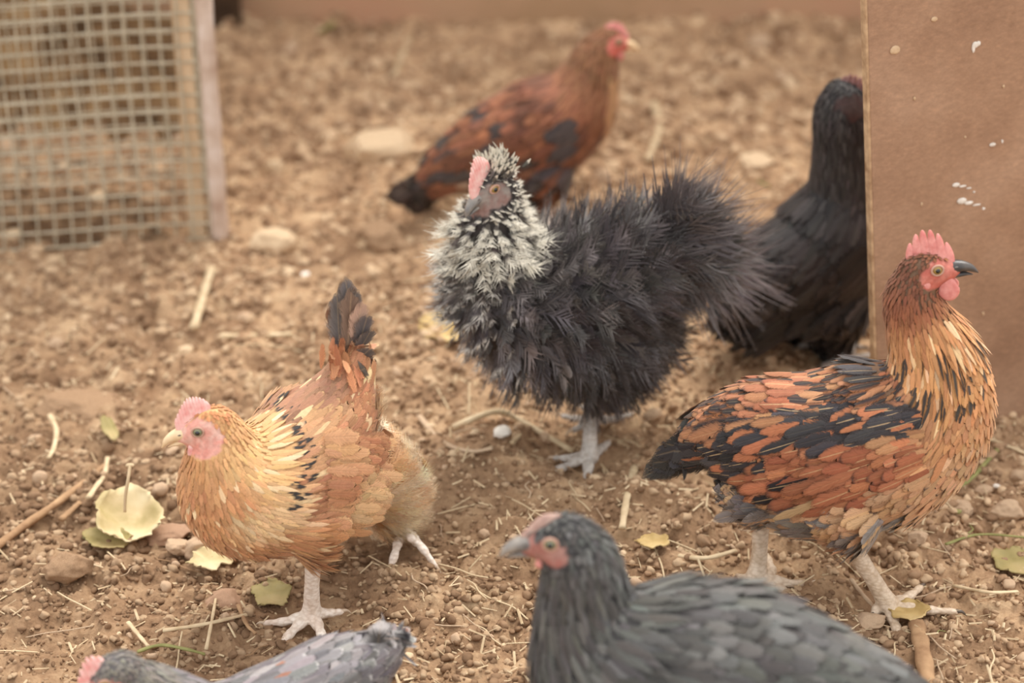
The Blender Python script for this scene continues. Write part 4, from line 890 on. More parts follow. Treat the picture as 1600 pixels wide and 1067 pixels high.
orange = lrgb(212, 136, 72); gold = lrgb(222, 152, 86); rust = lrgb(172, 92, 48); black = lrgb(48, 44, 46); grey = lrgb(120, 108, 102); buff = lrgb(222, 172, 118); brown = lrgb(142, 80, 48)
neck = t < 0.42; chest = neck * 0
front = sstep(0.075, 0.125, fx + 0.15 * (0.16 - z) * 0)    # breast side
ca = mixv(lrgb(112, 66, 46), lrgb(158, 92, 54), sstep(0.0, 0.12, t)); ca = mixv(ca, lrgb(206, 140, 78), sstep(0.09, 0.2, t))
KP = [('black', [(1290, 660), (1240, 672), (1195, 700), (1165, 735), (1215, 745), (1180, 762), (1140, 745), (1335, 648), (1385, 655), (1425, 650), (1100, 690), (1375, 560), (1330, 550)]),
      ('red', [(1300, 725), (1345, 715), (1395, 705), (1270, 752), (1330, 745), (1240, 620), (1430, 720), (1275, 700), (1380, 735)]),
      ('mot', [(1120, 630), (1160, 600), (1210, 580), (1270, 570), (1160, 650), (1210, 640), (1320, 600), (1370, 610), (1110, 655), (1290, 615), (1405, 600)]),
      ('grey', [(1150, 785), (1200, 800), (1250, 790), (1270, 825), (1340, 835), (1400, 825), (1310, 800), (1450, 800)]),
      ('buff', [(1370, 785), (1420, 770), (1465, 745), (1500, 710), (1200, 778), (1300, 780), (1330, 815), (1510, 740)]),
      ('gold', [(1440, 590), (1490, 560), (1520, 600), (1530, 650), (1480, 640), (1450, 680), (1500, 670), (1470, 700), (1440, 540), (1545, 600)])]
KC = np.concatenate([h.keys(p) for _, p in KP]); KI = np.concatenate([[i] * len(p) for i, (_, p) in enumerate(KP)])
def tort(Q, r, mottle=0.012):
    """plumage markings of the tortoiseshell hen, the same on both sides"""
    Q = Q.copy(); n = len(Q); W_ = Q + 0.010 * np.stack([fnoise(Q, 55, 1), fnoise(Q, 55, 4), fnoise(Q, 55, 8)], 1) + r.randn(n, 3) * mottle * .35
    D1 = np.linalg.norm(W_[:, None] - KC[None], axis=2); D2 = np.linalg.norm((W_ * [1, -1, 1])[:, None] - KC[None], axis=2)
    k = KI[np.argmin(np.minimum(D1, D2), 1)]; rr = r.rand(n); r2 = r.rand(n)
    lowm = (Q[:, 2] < .098) & (k != 4); k = np.where(lowm & (Q[:, 0] < .08), 3, k); zz_ = Q[:, 2] + .012 * fnoise(Q, 40, 2); k = np.where(((zz_ < .128) & (Q[:, 0] < .0)) | ((zz_ < .112) & (Q[:, 0] < .09)), 3, k); k = np.where((zz_ < .12) & (fnoise(Q, 38, 6) > .24), 4, k)
    ca = np.zeros((n, 3)); cb = np.tile(black, (n, 1)); pp = np.tile([1.3, .3, .05], (n, 1))
    def put(m, a, b_, tip, edge, shaft): ca[m] = a[m] if np.ndim(a) == 2 else a; cb[m] = b_; pp[m, 0] = tip; pp[m, 1] = edge; pp[m, 2] = shaft
    put((k == 0), mixv(black, lrgb(74, 70, 72), rr), lrgb(104, 84, 70), 1.3, .25, .04); m = (k == 0) & (r2 < .3); pp[m, 2] = .85; m = (k == 0) & (r2 > .9); ca[m] = lrgb(190, 112, 64)
    put((k == 1), mixv(lrgb(158, 86, 50), lrgb(192, 118, 70), rr), black, 1.25, .4, .1); m = (k == 1) & (r2 < .3); pp[m, 0] = .84; m = (k == 1) & (r2 > .72); pp[m, 2] = .75; m = (k == 1) & (r2 > .95); ca[m] = black
    put((k == 2), mixv(lrgb(166, 98, 58), lrgb(190, 130, 80), rr), black, .9, 1.0, .15); m = (k == 2) & (r2 < .45); ca[m] = black; cb[m] = lrgb(190, 120, 68); pp[m, 1] = .8; pp[m, 0] = 1.3
    put((k == 3), mixv(lrgb(108, 100, 98), lrgb(156, 146, 138), rr), lrgb(176, 164, 152), 1.2, .4, .3); m = (k == 3) & (r2 < .2); ca[m] = buff
    put((k == 4), mixv(lrgb(194, 142, 94), lrgb(214, 168, 122), rr), lrgb(80, 70, 66), 1.3, .1, .2); m = (k == 4) & (r2 < .15); pp[m, 0] = .8
    put((k == 5), mixv(lrgb(188, 128, 76), lrgb(204, 146, 92), rr), lrgb(150, 94, 56), 1.3, .25, .12); m = (k == 5) & (r2 < .05); cb[m] = black; pp[m, 0] = .85
    return ca, cb, pp, k
tca, tcb, tpp, tk = tort(q, r); bd_ = t > 0.36
br = (fx > 0.095) & (t > 0.25); belly = (tk == 3) & bd_
ca[bd_] = tca[bd_]; cb = np.tile(lrgb(110, 66, 44), (K, 1)); cb[bd_] = tcb[bd_]
pp = np.tile([1.3, .15, .06], (K, 1)); pp[bd_] = tpp[bd_]; nk = (t >= 0.16) & (t < 0.36)
lowh = nk & (t > 0.22) & (r.rand(K) < 0.38) & (fx < 0.12); ca[lowh] = lrgb(62, 56, 52); cb[lowh] = lrgb(196, 136, 78); pp[lowh] = [1.3, 1.3, .05]
lit = nk & (r.rand(K) < .12); ca[lit] = lrgb(232, 184, 130)
Lf = np.interp(t, [0, .05, .12, .25, .40, .5, .8, 1], [.016, .018, .022, .034, .036, .030, .032, .033]) * h.hs(P); Wf = np.interp(t, [0, .12, .3, .42, .55, 1], [.0038, .0046, .0062, .0085, .0128, .0138])
Lf = np.where(br, 0.022, Lf); Wf = np.where(br, 0.0118, Wf); Lf = np.where(z < .075, Lf * .6, Lf); d = h.tangent(Fl + np.array([0, 0, -0.10]) + r.randn(K, 3) * 0.07, Nn)
pl = Plume(); ca = jit(ca, r, K, .12)
mh = t < 0.42
pl.add(feathers(P[mh], d[mh], Nn[mh], Lf[mh], Wf[mh], 'hackle', 0.15, -0.10, rng=r), ca[mh], cb[mh], pp[mh])
mb = ~mh; pl.add(feathers(P[mb], d[mb], Nn[mb], Lf[mb], Wf[mb], 'contour', 0.13, -0.10, rng=r), ca[mb], cb[mb], pp[mb])
mw = belly & (r.rand(K) < 0.5); pl.add(wisps(P[mw], d[mw], Nn[mw], Lf[mw] * .8, Wf[mw] * 1.3, 15, 0.16, -0.1, rng=r, wmul=.5), ca[mw], cb[mw], pp[mw])
pl.link('plumage', M_SOFT, h.root)
def wl(a, b): return np.where((b > 0.55) & (a > 0.35), 0.055, np.interp(a, [0, .3, .6, 1], [.024, .034, .042, .044]))
def ww(a, b): return np.interp(a, [0, .3, 1], [.011, .014, .015])
def wc(a, b, r, B):
    c, e, p, k = tort(h.loc(B), r); return jit(c, r, len(a), .1), e, p
h.wing([(1430, 600), (1440, 700), (1215, 758), (1130, 640)], 24, 19, wl, wc, M_SOFT, ww, out=0.0045, sag=0.04, kind_fn=lambda a, b: ((b > 0.6) & (a > 0.4)).astype(int), lift=.035, curl=-.06)
# saddle feathers over the back are part of the plumage; tail: dark, held low
tl = []
for k in range(16): a = k / 15; tl.append((1003 + 62 * (1 - a) ** 1.2 * 0.9 + r.randn() * 3, 748 - 82 * (1 - a), (-1) ** k * (0.004 + 0.012 * r.rand())))
h.tail((1140, 690), tl, None, 0.026, jit(lrgb(58, 53, 52), r, 16, .15), lrgb(110, 90, 72), np.tile([0.93, .1, .15], (16, 1)), M_BLACK, root_jit=0.009)
kA = h.P(1188, 812, 0.030); aA = gz(1183, 900, 0.010)
h.leg(kA, aA, [[gz(1235, 912, .007), gz(1288, 910, .006)], [gz(1215, 918, .007), gz(1242, 935, .005)], [gz(1205, 895, .008), gz(1200, 872, .006)], [gz(1168, 905, .008), gz(1158, 902, .006)]], M_LEG_TAN, M_CLAW, 0.0088)
kB = h.P(1328, 850, -0.03); aB = gz(1388, 945, 0.010)
h.leg(kB, aB, [[gz(1440, 952, .007), gz(1492, 956, .006)], [gz(1398, 975, .006), gz(1408, 1000, .004)], [gz(1415, 935, .007), gz(1438, 918, .006)], [gz(1372, 950, .008), gz(1366, 958, .006)]], M_LEG_TAN, M_CLAW_D, 0.0088)

# ---- buff hen, left
h = Hen('buff orange hen with raised dark tail striding toward the front left', (540, 930), 212)
h.spine([(548, 568, 30, 26), (535, 615, 50, 48), (505, 672, 80, 78), (462, 728, 102, 96), (405, 768, 106, 98), (368, 758, 92, 86), (352, 722, 68, 64), (345, 690, 48, 46), (340, 668, 36, 34)])
h.blob(505, 745, 85, 0.0, 80, 90); h.blob(470, 700, 90, -0.01)
h.limb([(545, 720, 70, -0.03), (592, 745, 60, -0.05), (604, 772, 54, -0.055), (618, 812, 20, -0.055)]); h.limb([(470, 810, 55, 0.03), (485, 850, 30, 0.032), (490, 872, 17, 0.032)])
h.head(330, 664, 190, -10, 1.22, comb=M_COMB_PINK, face=lrgb(244, 196, 178), beak=M_BEAK_IVORY, iris=M_IRIS_G, comb_h=1.5, tooth=.16, points=12, wattle=0.85, comb_len=0.45, comb_shift=0.25, roll=0, wattle_mat=M_COMB_PINK, lobe=False, face_r=1.4)
h.make_body(lrgb(226, 176, 120))
def sp(t, q): return np.where(t < 0.12, 0.0028, np.where(t < 0.45, 0.0038, 0.0053))
P, Nn, Fl, t = h.scatter(sp, 42000); q = h.loc(P); K = len(P); r = h.rng; n1 = fnoise(q, 40, 9); n2 = fnoise(q, 110, 2)
z = q[:, 2]; fx = q[:, 0]
buffo = lrgb(222, 160, 96); straw_ = lrgb(236, 188, 122); org = lrgb(206, 134, 76); rufous = lrgb(176, 108, 66); cream = lrgb(246, 228, 202)
ca = mixv(lrgb(212, 140, 80), straw_, sstep(0.04, 0.2, t)); ca = mixv(ca, buffo, sstep(.25, .5, t)); ca = mixv(ca, org, np.clip(sstep(-.1, .4, n1) * (t > .3), 0, 1) * .8)
up2 = sstep(0.17, 0.21, z) * (t > .5); ca = mixv(ca, rufous, up2 * sstep(-.35, .2, n1 + .2))
frontb = (fx > .10) & (t > .2); ca = mixv(ca, lrgb(196, 122, 68), frontb * sstep(-.1, .4, n1) * .9)
BP = [('crown', [(335, 625), (355, 630), (310, 640)]), ('gold', [(390, 670), (420, 700), (400, 740), (370, 720), (430, 750), (380, 650)]),
      ('breast', [(300, 740), (310, 800), (350, 840), (400, 860), (460, 850), (290, 770), (360, 780), (500, 830)]), ('pale', [(420, 810), (380, 820), (520, 800), (545, 760), (450, 800)]),
      ('rust', [(500, 760), (545, 690), (480, 790), (550, 720), (530, 640), (555, 625)]), ('wing', [(490, 690), (510, 720), (480, 730), (500, 660)]), ('back', [(450, 620), (480, 600), (430, 640), (470, 640), (500, 570), (410, 645)])]
BC = np.concatenate([h.keys(p) for _, p in BP]); BI = np.concatenate([[i] * len(p) for i, (_, p) in enumerate(BP)])
BCOL = np.array([lrgb(204, 128, 70), lrgb(226, 172, 104), lrgb(204, 138, 80), lrgb(232, 186, 128), lrgb(186, 118, 76), lrgb(214, 156, 102), lrgb(170, 118, 86)])
def buffc(Q, r, sharp=4.0):
    W_ = Q + .012 * np.stack([fnoise(Q, 50, 1), fnoise(Q, 50, 4), fnoise(Q, 50, 8)], 1) + r.randn(len(Q), 3) * .003
    D = np.minimum(np.linalg.norm(W_[:, None] - BC[None], axis=2), np.linalg.norm((W_ * [1, -1, 1])[:, None] - BC[None], axis=2))
    w = 1 / (D ** sharp + 1e-9); w /= w.sum(1, keepdims=True); return w @ BCOL[BI]
ca = buffc(q, r); fl_ = (r.rand(K) < .10) & (t > .22); ca[fl_] = lrgb(236, 196, 142)
fluff = (fx < -0.010) & (z < 0.185) & (q[:, 1] < .03); ca[fluff] = mixv(lrgb(248, 222, 182), lrgb(238, 188, 128), sstep(-.25, .3, n1))[fluff]
cb = np.tile(lrgb(232, 190, 136), (K, 1)); tip = np.where(r.rand(K) < .22, .86, 1.3); edge = np.full(K, .3)
kq = h.loc(h.P(345, 690)); rr_ = np.hypot(fx - kq[0], z - kq[2]); k2 = h.loc(h.P(448, 715)); rk = np.hypot(k2[0] - kq[0], k2[2] - kq[2]); AR = np.array([h.hit(*p) for p in catmull([(436, 658, 0), (446, 690, 0), (455, 725, 0), (452, 752, 0), (430, 778, 0)], 5)[:, :2]]); dk = (np.minimum(np.linalg.norm(q[:, None] - AR[None], axis=2).min(1), np.linalg.norm((q * [1, -1, 1])[:, None] - AR[None], axis=2).min(1)) < .0095) & (r.rand(K) < .62); cb[dk] = lrgb(62, 58, 56); tip[dk] = .52; edge[dk] = 0
Lf = np.interp(t, [0, .05, .12, .3, .45, .6, 1], [.016, .017, .020, .026, .026, .027, .031]) * h.hs(P); Wf = np.interp(t, [0, .12, .3, .45, .6, 1], [.0036, .0042, .0052, .0075, .0120, .0138])
ch = frontb; Lf = np.where(ch, .020 * h.hs(P), Lf); Wf = np.where(ch, .0082, Wf); Lf = np.where(dk, .022, Lf); Wf = np.where(dk, .0058, Wf)
d = h.tangent(Fl + np.array([0, 0, -0.15]) + r.randn(K, 3) * .08, Nn); pp = np.stack([tip, edge, np.full(K, .12)], 1); ca = jit(ca, r, K, .11); pl = Plume()
edge = edge * .6; m = (t < .45) & ~fluff; pl.add(feathers(P[m], d[m], Nn[m], Lf[m], Wf[m], 'hackle', .13, -.10, rng=r), ca[m], cb[m], pp[m])
m = (t >= .45) & ~fluff; pl.add(feathers(P[m], d[m], Nn[m], Lf[m], Wf[m], 'contour', .13, -.10, rng=r), ca[m], cb[m], pp[m])
m = fluff; pl.add(wisps(P[m], d[m] + np.array([0, 0, -.3]), Nn[m], Lf[m] * 1.05, Wf[m] * 1.4, 17, .22, -.1, rng=r, wmul=.7), ca[m], cb[m] * 0 + cream, pp[m] * 0 + [1.3, 0, 0])
m = (z < .09) & ~fluff & (r.rand(K) < .4); pl.add(wisps(P[m], d[m], Nn[m], Lf[m] * .8, Wf[m], 9, .16, -.1, rng=r, wmul=.6), ca[m], cb[m], pp[m] * 0 + [1.3, 0, 0])
pl.link('plumage', M_SOFT, h.root)
def wc2(a, b, r, B):
    n = len(a); nz_ = fnoise(B, 45, 3); c = buffc(h.loc(B), r); dk_ = (a < .12) & (r.rand(n) < .0)
    return jit(c, r, n, .1), np.broadcast_to(lrgb(232, 186, 132), (n, 3)), np.stack([np.where(r.rand(n) < .3, .88, 1.2), np.full(n, .4), np.full(n, .15)], 1)
h.wing([(470, 660), (455, 790), (545, 800), (562, 660)], 15, 17, lambda a, b: .030 + .014 * a, wc2, M_SOFT, lambda a, b: .0125 + 0 * a, out=.004, sag=0.02)
tl = [(541, 432, .004), (532, 436, -.006), (552, 445, .008), (526, 452, -.004), (560, 452, .010), (568, 470, .014), (577, 490, .016), (583, 515, .02), (580, 545, .022), (572, 575, .024), (512, 470, -.01), (520, 462, -.012), (546, 436, 0)]
cols = np.array([lrgb(98, 92, 90)] * 13); cols[2] = lrgb(120, 96, 80); cols[10:12] = lrgb(170, 110, 70); cols[5] = lrgb(190, 150, 124)
h.tail((545, 585), tl, None, .022, jit(cols, r, 13, .12), lrgb(206, 176, 150), np.tile([.97, .25, .25], (13, 1)), M_SOFT, root_jit=.006)
B = []; D = []
for k in range(70):
    a = r.rand(); B.append(h.P(512 + 50 * a + r.randn() * 6, 592 + 24 * (a - .5) + r.randn() * 10, .018 * r.randn())); D.append(h.P(522 + 24 * a + r.randn() * 8, 525 + 20 * a + r.randn() * 10, .01 * r.randn()) - B[-1])
pl = Plume(); pl.add(feathers(np.array(B), np.array(D), np.tile(h.lf + [0, 0, .4], (70, 1)) + r.randn(70, 3) * .5, .024 + .014 * r.rand(70), .0085, 'contour', .05, -.03, rng=r), jit(lrgb(188, 118, 72), r, 70, .15), lrgb(226, 172, 120), [1.2, .4, .15]); pl.link('tail_covert', M_SOFT, h.root)
h.leg(h.P(491, 865, .032), gz(487, 958, .012), [[gz(450, 970, .008), gz(415, 974, .007)], [gz(458, 985, .008), gz(430, 1018, .006)], [gz(500, 985, .008), gz(506, 1010, .006)], [gz(512, 958, .009), gz(532, 956, .007)]], M_LEG_PALE, M_CLAW, .0082)
kn = h.P(620, 800, -.055); an = h.P(628, 822, -.055)
h.leg(kn, an, [[gz(618, 862, .020), gz(607, 896, .008)], [gz(655, 850, .022), gz(680, 884, .008)], [gz(640, 838, .03), gz(650, 850, .02)]], M_LEG_PALE, M_CLAW, .0074)

# ---- frizzled hen
h = Hen('frizzled black hen with silver ruffled neck and pink comb standing in the middle', (925, 700), 193)
h.spine([(1035, 395, 34, 32), (985, 420, 74, 68), (905, 462, 104, 94), (835, 480, 104, 94), (785, 455, 80, 74), (768, 400, 56, 52), (768, 345, 46, 44), (775, 305, 36, 34), (778, 288, 28, 27)])
h.limb([(925, 520, 80, 0), (930, 570, 54, .01), (928, 608, 24, .012)]); h.limb([(960, 520, 66, -.03), (960, 565, 42, -.03), (950, 595, 22, -.03)])
h.head(772, 284, 226, -20, 1.22, comb=M_COMB_PINK, face=lrgb(150, 138, 128), beak=M_BEAK_GREY, iris=M_IRIS_Y, comb_h=2.3, tooth=.15, points=11, wattle=1.35, comb_len=.45, comb_shift=.45, comb_lean=.12, lobe=False, face_r=.95, roll=4, eye_open=.8)
h.make_body(lrgb(62, 56, 54))
def sp(t, q): return np.where(t < .12, .0034, np.where(t < .42, .0048, .0075))
P, Nn, Fl, t = h.scatter(sp, 34000); q = h.loc(P); K = len(P); r = h.rng; n1 = fnoise(q, 60, 1); z = q[:, 2]; fx = q[:, 0]
silver = lrgb(214, 206, 188); dark = lrgb(80, 73, 72)
ca = np.tile(dark, (K, 1)); nk = t < .38
ca[nk] = lrgb(96, 88, 82); cb = np.tile(lrgb(120, 112, 110), (K, 1)); cb[nk] = silver; tip = np.where(nk, .42, 1.3) + 0 * t
br = (r.rand(K) < sstep(.075, .125, fx)) & (t > .3); cb[br] = lrgb(200, 192, 180); tip[br] = np.where(r.rand(br.sum()) < .6, .74, 1.2)
shn = (r.rand(K) < .25) & ~nk; ca[shn] = lrgb(116, 108, 106); shn = (r.rand(K) < .05) & ~nk; ca[shn] = lrgb(150, 144, 140)  # sheen painted in as randomly chosen lighter feathers
d = Fl * np.where(nk, .55, .8)[:, None] + Nn * np.where(nk, .75, .55)[:, None] + np.array([0, 0, 1.0]) * np.where(nk, -.0, 0.10 * (z > .2) - .55 * (z < .16))[:, None] + r.randn(K, 3) * .22
Lf = np.interp(t, [0, .06, .15, .3, .42, .6, 1], [.018, .018, .020, .027, .029, .034, .038]) * h.hs(P); Lf = np.where(br, .022, Lf); Lf = Lf * (.75 + .5 * r.rand(K)) * np.where(z < .10, .75, 1)
pl = Plume(); pp = np.stack([tip, 0 * t, .1 + 0 * t], 1); ca = jit(ca, r, K, .15); cu_ = np.where(nk, .10, .25)
pl.add(wisps(P, d, Nn, Lf, Lf * .5, 15, .12, cu_, rng=r, wmul=.75), ca, cb, pp)
m = (r.rand(K) < .7) | nk; pl.add(feathers(P[m], d[m] - Nn[m] * .25, Nn[m], Lf[m] * .85, np.where(nk, .0058, .0135)[m], 'contour', .10, .12, rng=r, ragged=.2), ca[m], cb[m], pp[m])
pl.link('plumage', M_FRIZ, h.root)
# crest on the crown: short upright feathers
B = []; D = []
for k in range(150):
    a, b = r.randn() * .9, r.randn() * .75; B.append(h.H + (h.hf[0] * (-.3 + a * .7) + h.hf[1] * b + h.hf[2] * (1.15 - .2 * abs(b))) * h.hk); D.append(-h.hf[0] * .7 + h.hf[2] * 1.0 + h.hf[1] * b * .7 + r.randn(3) * .2)
B = np.array(B); D = np.array(D); pl = Plume(); pl.add(feathers(B, D, np.tile(h.hf[0], (150, 1)) + r.randn(150, 3) * .3, .013 + .006 * r.rand(150), .0042, 'hackle', 0, .1, rng=r), jit(lrgb(92, 86, 80), r, 150, .2), silver, [.5, 0, .1]); pl.link('crest', M_FRIZ, h.root)
tips = []
for k in range(46):
    a = k / 45; th = math.radians(72 - 125 * a); R_ = 92 + 42 * r.rand(); tips.append((1030 + R_ * math.cos(th) * 1.0, 395 - R_ * math.sin(th) * .9, r.randn() * .03))
tips += [(1062, 266, .0), (1056, 274, .01), (1068, 276, -.01), (1128, 300, .01), (1120, 306, 0), (1158, 352, .01), (1165, 372, 0), (1150, 395, -.01)]
B = np.array([h.P(1015 + r.randn() * 16, 400 + r.randn() * 22, r.randn() * .014) for _ in tips]); Tt = np.array([h.P(*x) for x in tips]); D = Tt - B; K = len(B); Ln = np.linalg.norm(D, axis=1)
pl = Plume(); c_ = jit(lrgb(84, 77, 76), r, K, .2); nn = np.tile(h.lf + [0, 0, .3], (K, 1)) + r.randn(K, 3) * .5
pl.add(wisps(B, D, nn, Ln, Ln * .42, 27, .02, .12, rng=r, wmul=.5), c_, lrgb(150, 140, 138), [.93, 0, .1])
m = np.arange(K) % 2 == 0; pl.add(feathers(B[m], D[m], nn[m], Ln[m] * .88, .022, 'flight', .0, .06, rng=r, ragged=.22), c_[m] * 1.1, lrgb(150, 140, 138), [1.0, .1, .2]); pl.link('tail', M_FRIZ, h.root)
h.leg(h.P(927, 618, .012), gz(921, 712, .012), [[gz(885, 728, .008), gz(842, 748, .006)], [gz(918, 740, .008), gz(919, 764, .006)], [gz(890, 716, .008), gz(868, 716, .006)], [gz(938, 702, .009), gz(950, 692, .007)]], M_LEG_GREY, M_CLAW, .0085)
h.leg(h.P(955, 600, -.035), gz(925, 655, .012), [[gz(905, 655, .008), gz(880, 650, .006)], [gz(912, 664, .008), gz(896, 672, .006)], [gz(925, 645, .008), gz(910, 636, .006)], [gz(955, 655, .009), gz(985, 648, .007)]], M_LEG_GREY, M_CLAW, .0078)

# ---- plain hens share a coverer
def plain_cover(h, sp, cand, colour, L, W, mat, split=.42, down=-.12, lift=.13, curl=-.11):
    P, Nn, Fl, t = h.scatter(sp, cand); q = h.loc(P); K = len(P); r = h.rng; ca, cb, pp = colour(t, q, r)
    d = h.tangent(Fl + np.array([0, 0, down]) + r.randn(K, 3) * .08, Nn); Lf = L(t) * h.hs(P); Wf = W(t); pl = Plume(); ca = jit(ca, r, K, .13)
    m = t < split; pl.add(feathers(P[m], d[m], Nn[m], Lf[m], Wf[m], 'hackle', lift, curl, rng=r), ca[m], cb[m], pp[m])
    m = ~m; pl.add(feathers(P[m], d[m], Nn[m], Lf[m], Wf[m], 'contour', lift, curl, rng=r), ca[m], cb[m], pp[m]); pl.link('plumage', mat, h.root)
LL = lambda t: np.interp(t, [0, .05, .12, .3, .45, .6, 1], [.017, .018, .021, .030, .031, .032, .035])
WW = lambda t: np.interp(t, [0, .12, .3, .45, .6, 1], [.0040, .0048, .0068, .0100, .0140, .0150])
SP = lambda t, q: np.where(t < .12, .0030, np.where(t < .42, .0042, .0062))
# ---- far red-brown hen
h = Hen('red-brown hen with pink face standing farthest back, tail low behind the frizzled hen', (835, 340), 12)
h.spine([(672, 285, 26, 22), (722, 252, 48, 42), (785, 222, 68, 60), (850, 198, 80, 70), (898, 165, 66, 58), (920, 125, 48, 44), (930, 92, 36, 34), (940, 70, 27, 26)])
h.limb([(810, 260, 45, .02), (815, 295, 25, .02), (818, 310, 14, .02)]); h.limb([(850, 260, 45, -.02), (852, 295, 25, -.02), (852, 312, 14, -.02)])
h.head(950, 62, 8, -12, 1.12, comb=M_COMB_RED, face=lrgb(222, 132, 116), beak=M_BEAK_IVORY, iris=M_IRIS_Y, comb_h=1.0, points=6, wattle=.8, comb_len=.6, face_r=1.15)
h.make_body(lrgb(130, 84, 54))
def col3(t, q, r):
    K = len(t); n1 = fnoise(q, 45, 4); c = mixv(lrgb(150, 100, 62), lrgb(152, 90, 56), sstep(.1, .4, t)); c = mixv(c, lrgb(112, 66, 46), sstep(-.1, .35, n1) * (t > .3)); c = mixv(c, lrgb(206, 152, 96), ((q[:, 0] > .085) & (t > .15)) * .8)
    dk = (n1 > .22) & (t > .5); c[dk] = lrgb(66, 58, 56); dk2 = (t > .88) & (q[:, 2] < .1); c[dk2] = lrgb(60, 50, 46)
    return c, np.tile(lrgb(92, 62, 46), (K, 1)), np.stack([np.where(r.rand(K) < .4, .85, 1.3), np.full(K, .3), np.full(K, .1)], 1)
plain_cover(h, SP, 20000, col3, LL, WW, M_SOFT)
def wc3(a, b, r, B):
    n = len(a); nz_ = fnoise(B, 50, 8); c = np.where((nz_ + .35 * (b - .5) > .12)[:, None], lrgb(78, 70, 70), mixv(lrgb(144, 86, 56), lrgb(122, 72, 48), r.rand(n))); c = np.where(((a > .8) & (b > .6) & (r.rand(n) < .25))[:, None], lrgb(200, 178, 150), c)
    return jit(c, r, n, .12), np.broadcast_to(lrgb(80, 56, 44), (n, 3)), np.stack([np.where(r.rand(n) < .4, .84, 1.2), np.full(n, .3), np.full(n, .15)], 1)
h.wing([(885, 165), (890, 250), (730, 300), (720, 225)], 18, 14, lambda a, b: .036 + .018 * a, wc3, M_SOFT, lambda a, b: .0145 + 0 * a, out=.004, sag=.02)
r = h.rng; tl = [(598 + 48 * a + r.randn() * 3, 308 + 30 * a, (-1) ** k * .01 * r.rand()) for k, a in enumerate(np.linspace(0, 1, 13))]
h.tail((690, 270), tl, None, .026, jit(lrgb(82, 64, 54), r, 13, .2), lrgb(60, 48, 42), np.tile([.8, .2, .1], (13, 1)), M_SOFT, root_jit=.008)
for ox, of in ((818, .02), (852, -.02)):
    b0 = gz(ox + 3, 338 - of * 500, .01); h.leg(h.P(ox, 300, of), b0, [[b0 + h.hd * .025 - [0, 0, .004], b0 + h.hd * .05 - [0, 0, .005]], [b0 + h.hd * .02 + h.lf * .015 - [0, 0, .004], b0 + h.hd * .038 + h.lf * .03 - [0, 0, .005]], [b0 + h.hd * .02 - h.lf * .015 - [0, 0, .004], b0 + h.hd * .038 - h.lf * .03 - [0, 0, .005]], [b0 - h.hd * .012 - [0, 0, .003], b0 - h.hd * .024 - [0, 0, .004]]], M_LEG_PALE, M_CLAW, .0072)

# ---- black hen half hidden by the board
h = Hen('plain black hen half hidden behind the left edge of the board', (1290, 545), 25)
h.spine([(1150, 478, 34, 30), (1186, 448, 56, 52), (1234, 418, 80, 74), (1288, 395, 98, 88), (1316, 362, 102, 88), (1332, 312, 80, 72), (1327, 262, 60, 58), (1322, 215, 52, 50), (1318, 175, 46, 45), (1322, 152, 36, 35)])
h.blob(1275, 450, 85, 0, 80, 72); h.blob(1215, 465, 55, 0, 60, 60)
h.limb([(1270, 470, 50, .03), (1272, 515, 28, .03), (1274, 528, 18, .03)]); h.limb([(1310, 470, 50, -.03), (1312, 518, 28, -.03), (1312, 532, 18, -.03)])
h.head(1318, 148, -20, -12, 1.2, comb=M_COMB_DARK, face=lrgb(74, 58, 54), beak=M_BEAK_GREY, iris=M_IRIS_Y, comb_h=1.0, points=6, wattle=.5, comb_len=.5, face_r=1.1)
h.make_body(lrgb(40, 36, 35))
def colb(base, hi):
    def f(t, q, r):
        K = len(t); c = mixv(base, hi, r.rand(K) ** 2); return c, np.tile(hi * 1.15, (K, 1)), np.stack([np.full(K, 1.3), np.full(K, .35), np.full(K, .03)], 1)
    return f
BK = lrgb(44, 39, 37); BK2 = lrgb(76, 69, 66)  # BK2: feather highlights put into the colour, mixed in at random
plain_cover(h, SP, 26000, colb(BK, BK2), LL, WW, M_BLACK, down=-.2)
def wcb(base, hi): return lambda a, b, r, B: (jit(mixv(base, hi, r.rand(len(a)) ** 2), r, len(a), .12), np.broadcast_to(hi, (len(a), 3)), np.stack([np.full(len(a), 1.2), np.full(len(a), .3), np.full(len(a), .04)], 1))
h.wing([(1305, 350), (1325, 440), (1200, 500), (1190, 440)], 18, 16, lambda a, b: .040 + .022 * a, wcb(BK, BK2), M_BLACK, lambda a, b: .015 + 0 * a, out=.004, sag=.06)
r = h.rng; tl = [(1108 + 36 * a + r.randn() * 3, 520 + 14 * a, (-1) ** k * .012 * r.rand()) for k, a in enumerate(np.linspace(0, 1, 11))]
h.tail((1165, 455), tl, None, .024, jit(lrgb(50, 45, 43), r, 11, .2), lrgb(60, 52, 48), np.tile([1.2, .2, .1], (11, 1)), M_BLACK, root_jit=.008)
for ox, of in ((1276, .03), (1312, -.03)):
    b0 = gz(ox + 3, 545 - of * 500, .01); h.leg(h.P(ox, 515, of), b0, [[b0 + h.hd * .025 - [0, 0, .004], b0 + h.hd * .05 - [0, 0, .005]], [b0 + h.hd * .02 + h.lf * .015 - [0, 0, .004], b0 + h.hd * .038 + h.lf * .03 - [0, 0, .005]], [b0 + h.hd * .02 - h.lf * .015 - [0, 0, .004], b0 + h.hd * .038 - h.lf * .03 - [0, 0, .005]], [b0 - h.hd * .012 - [0, 0, .003], b0 - h.hd * .024 - [0, 0, .004]]], M_LEG_GREY, M_CLAW_D, .0078)

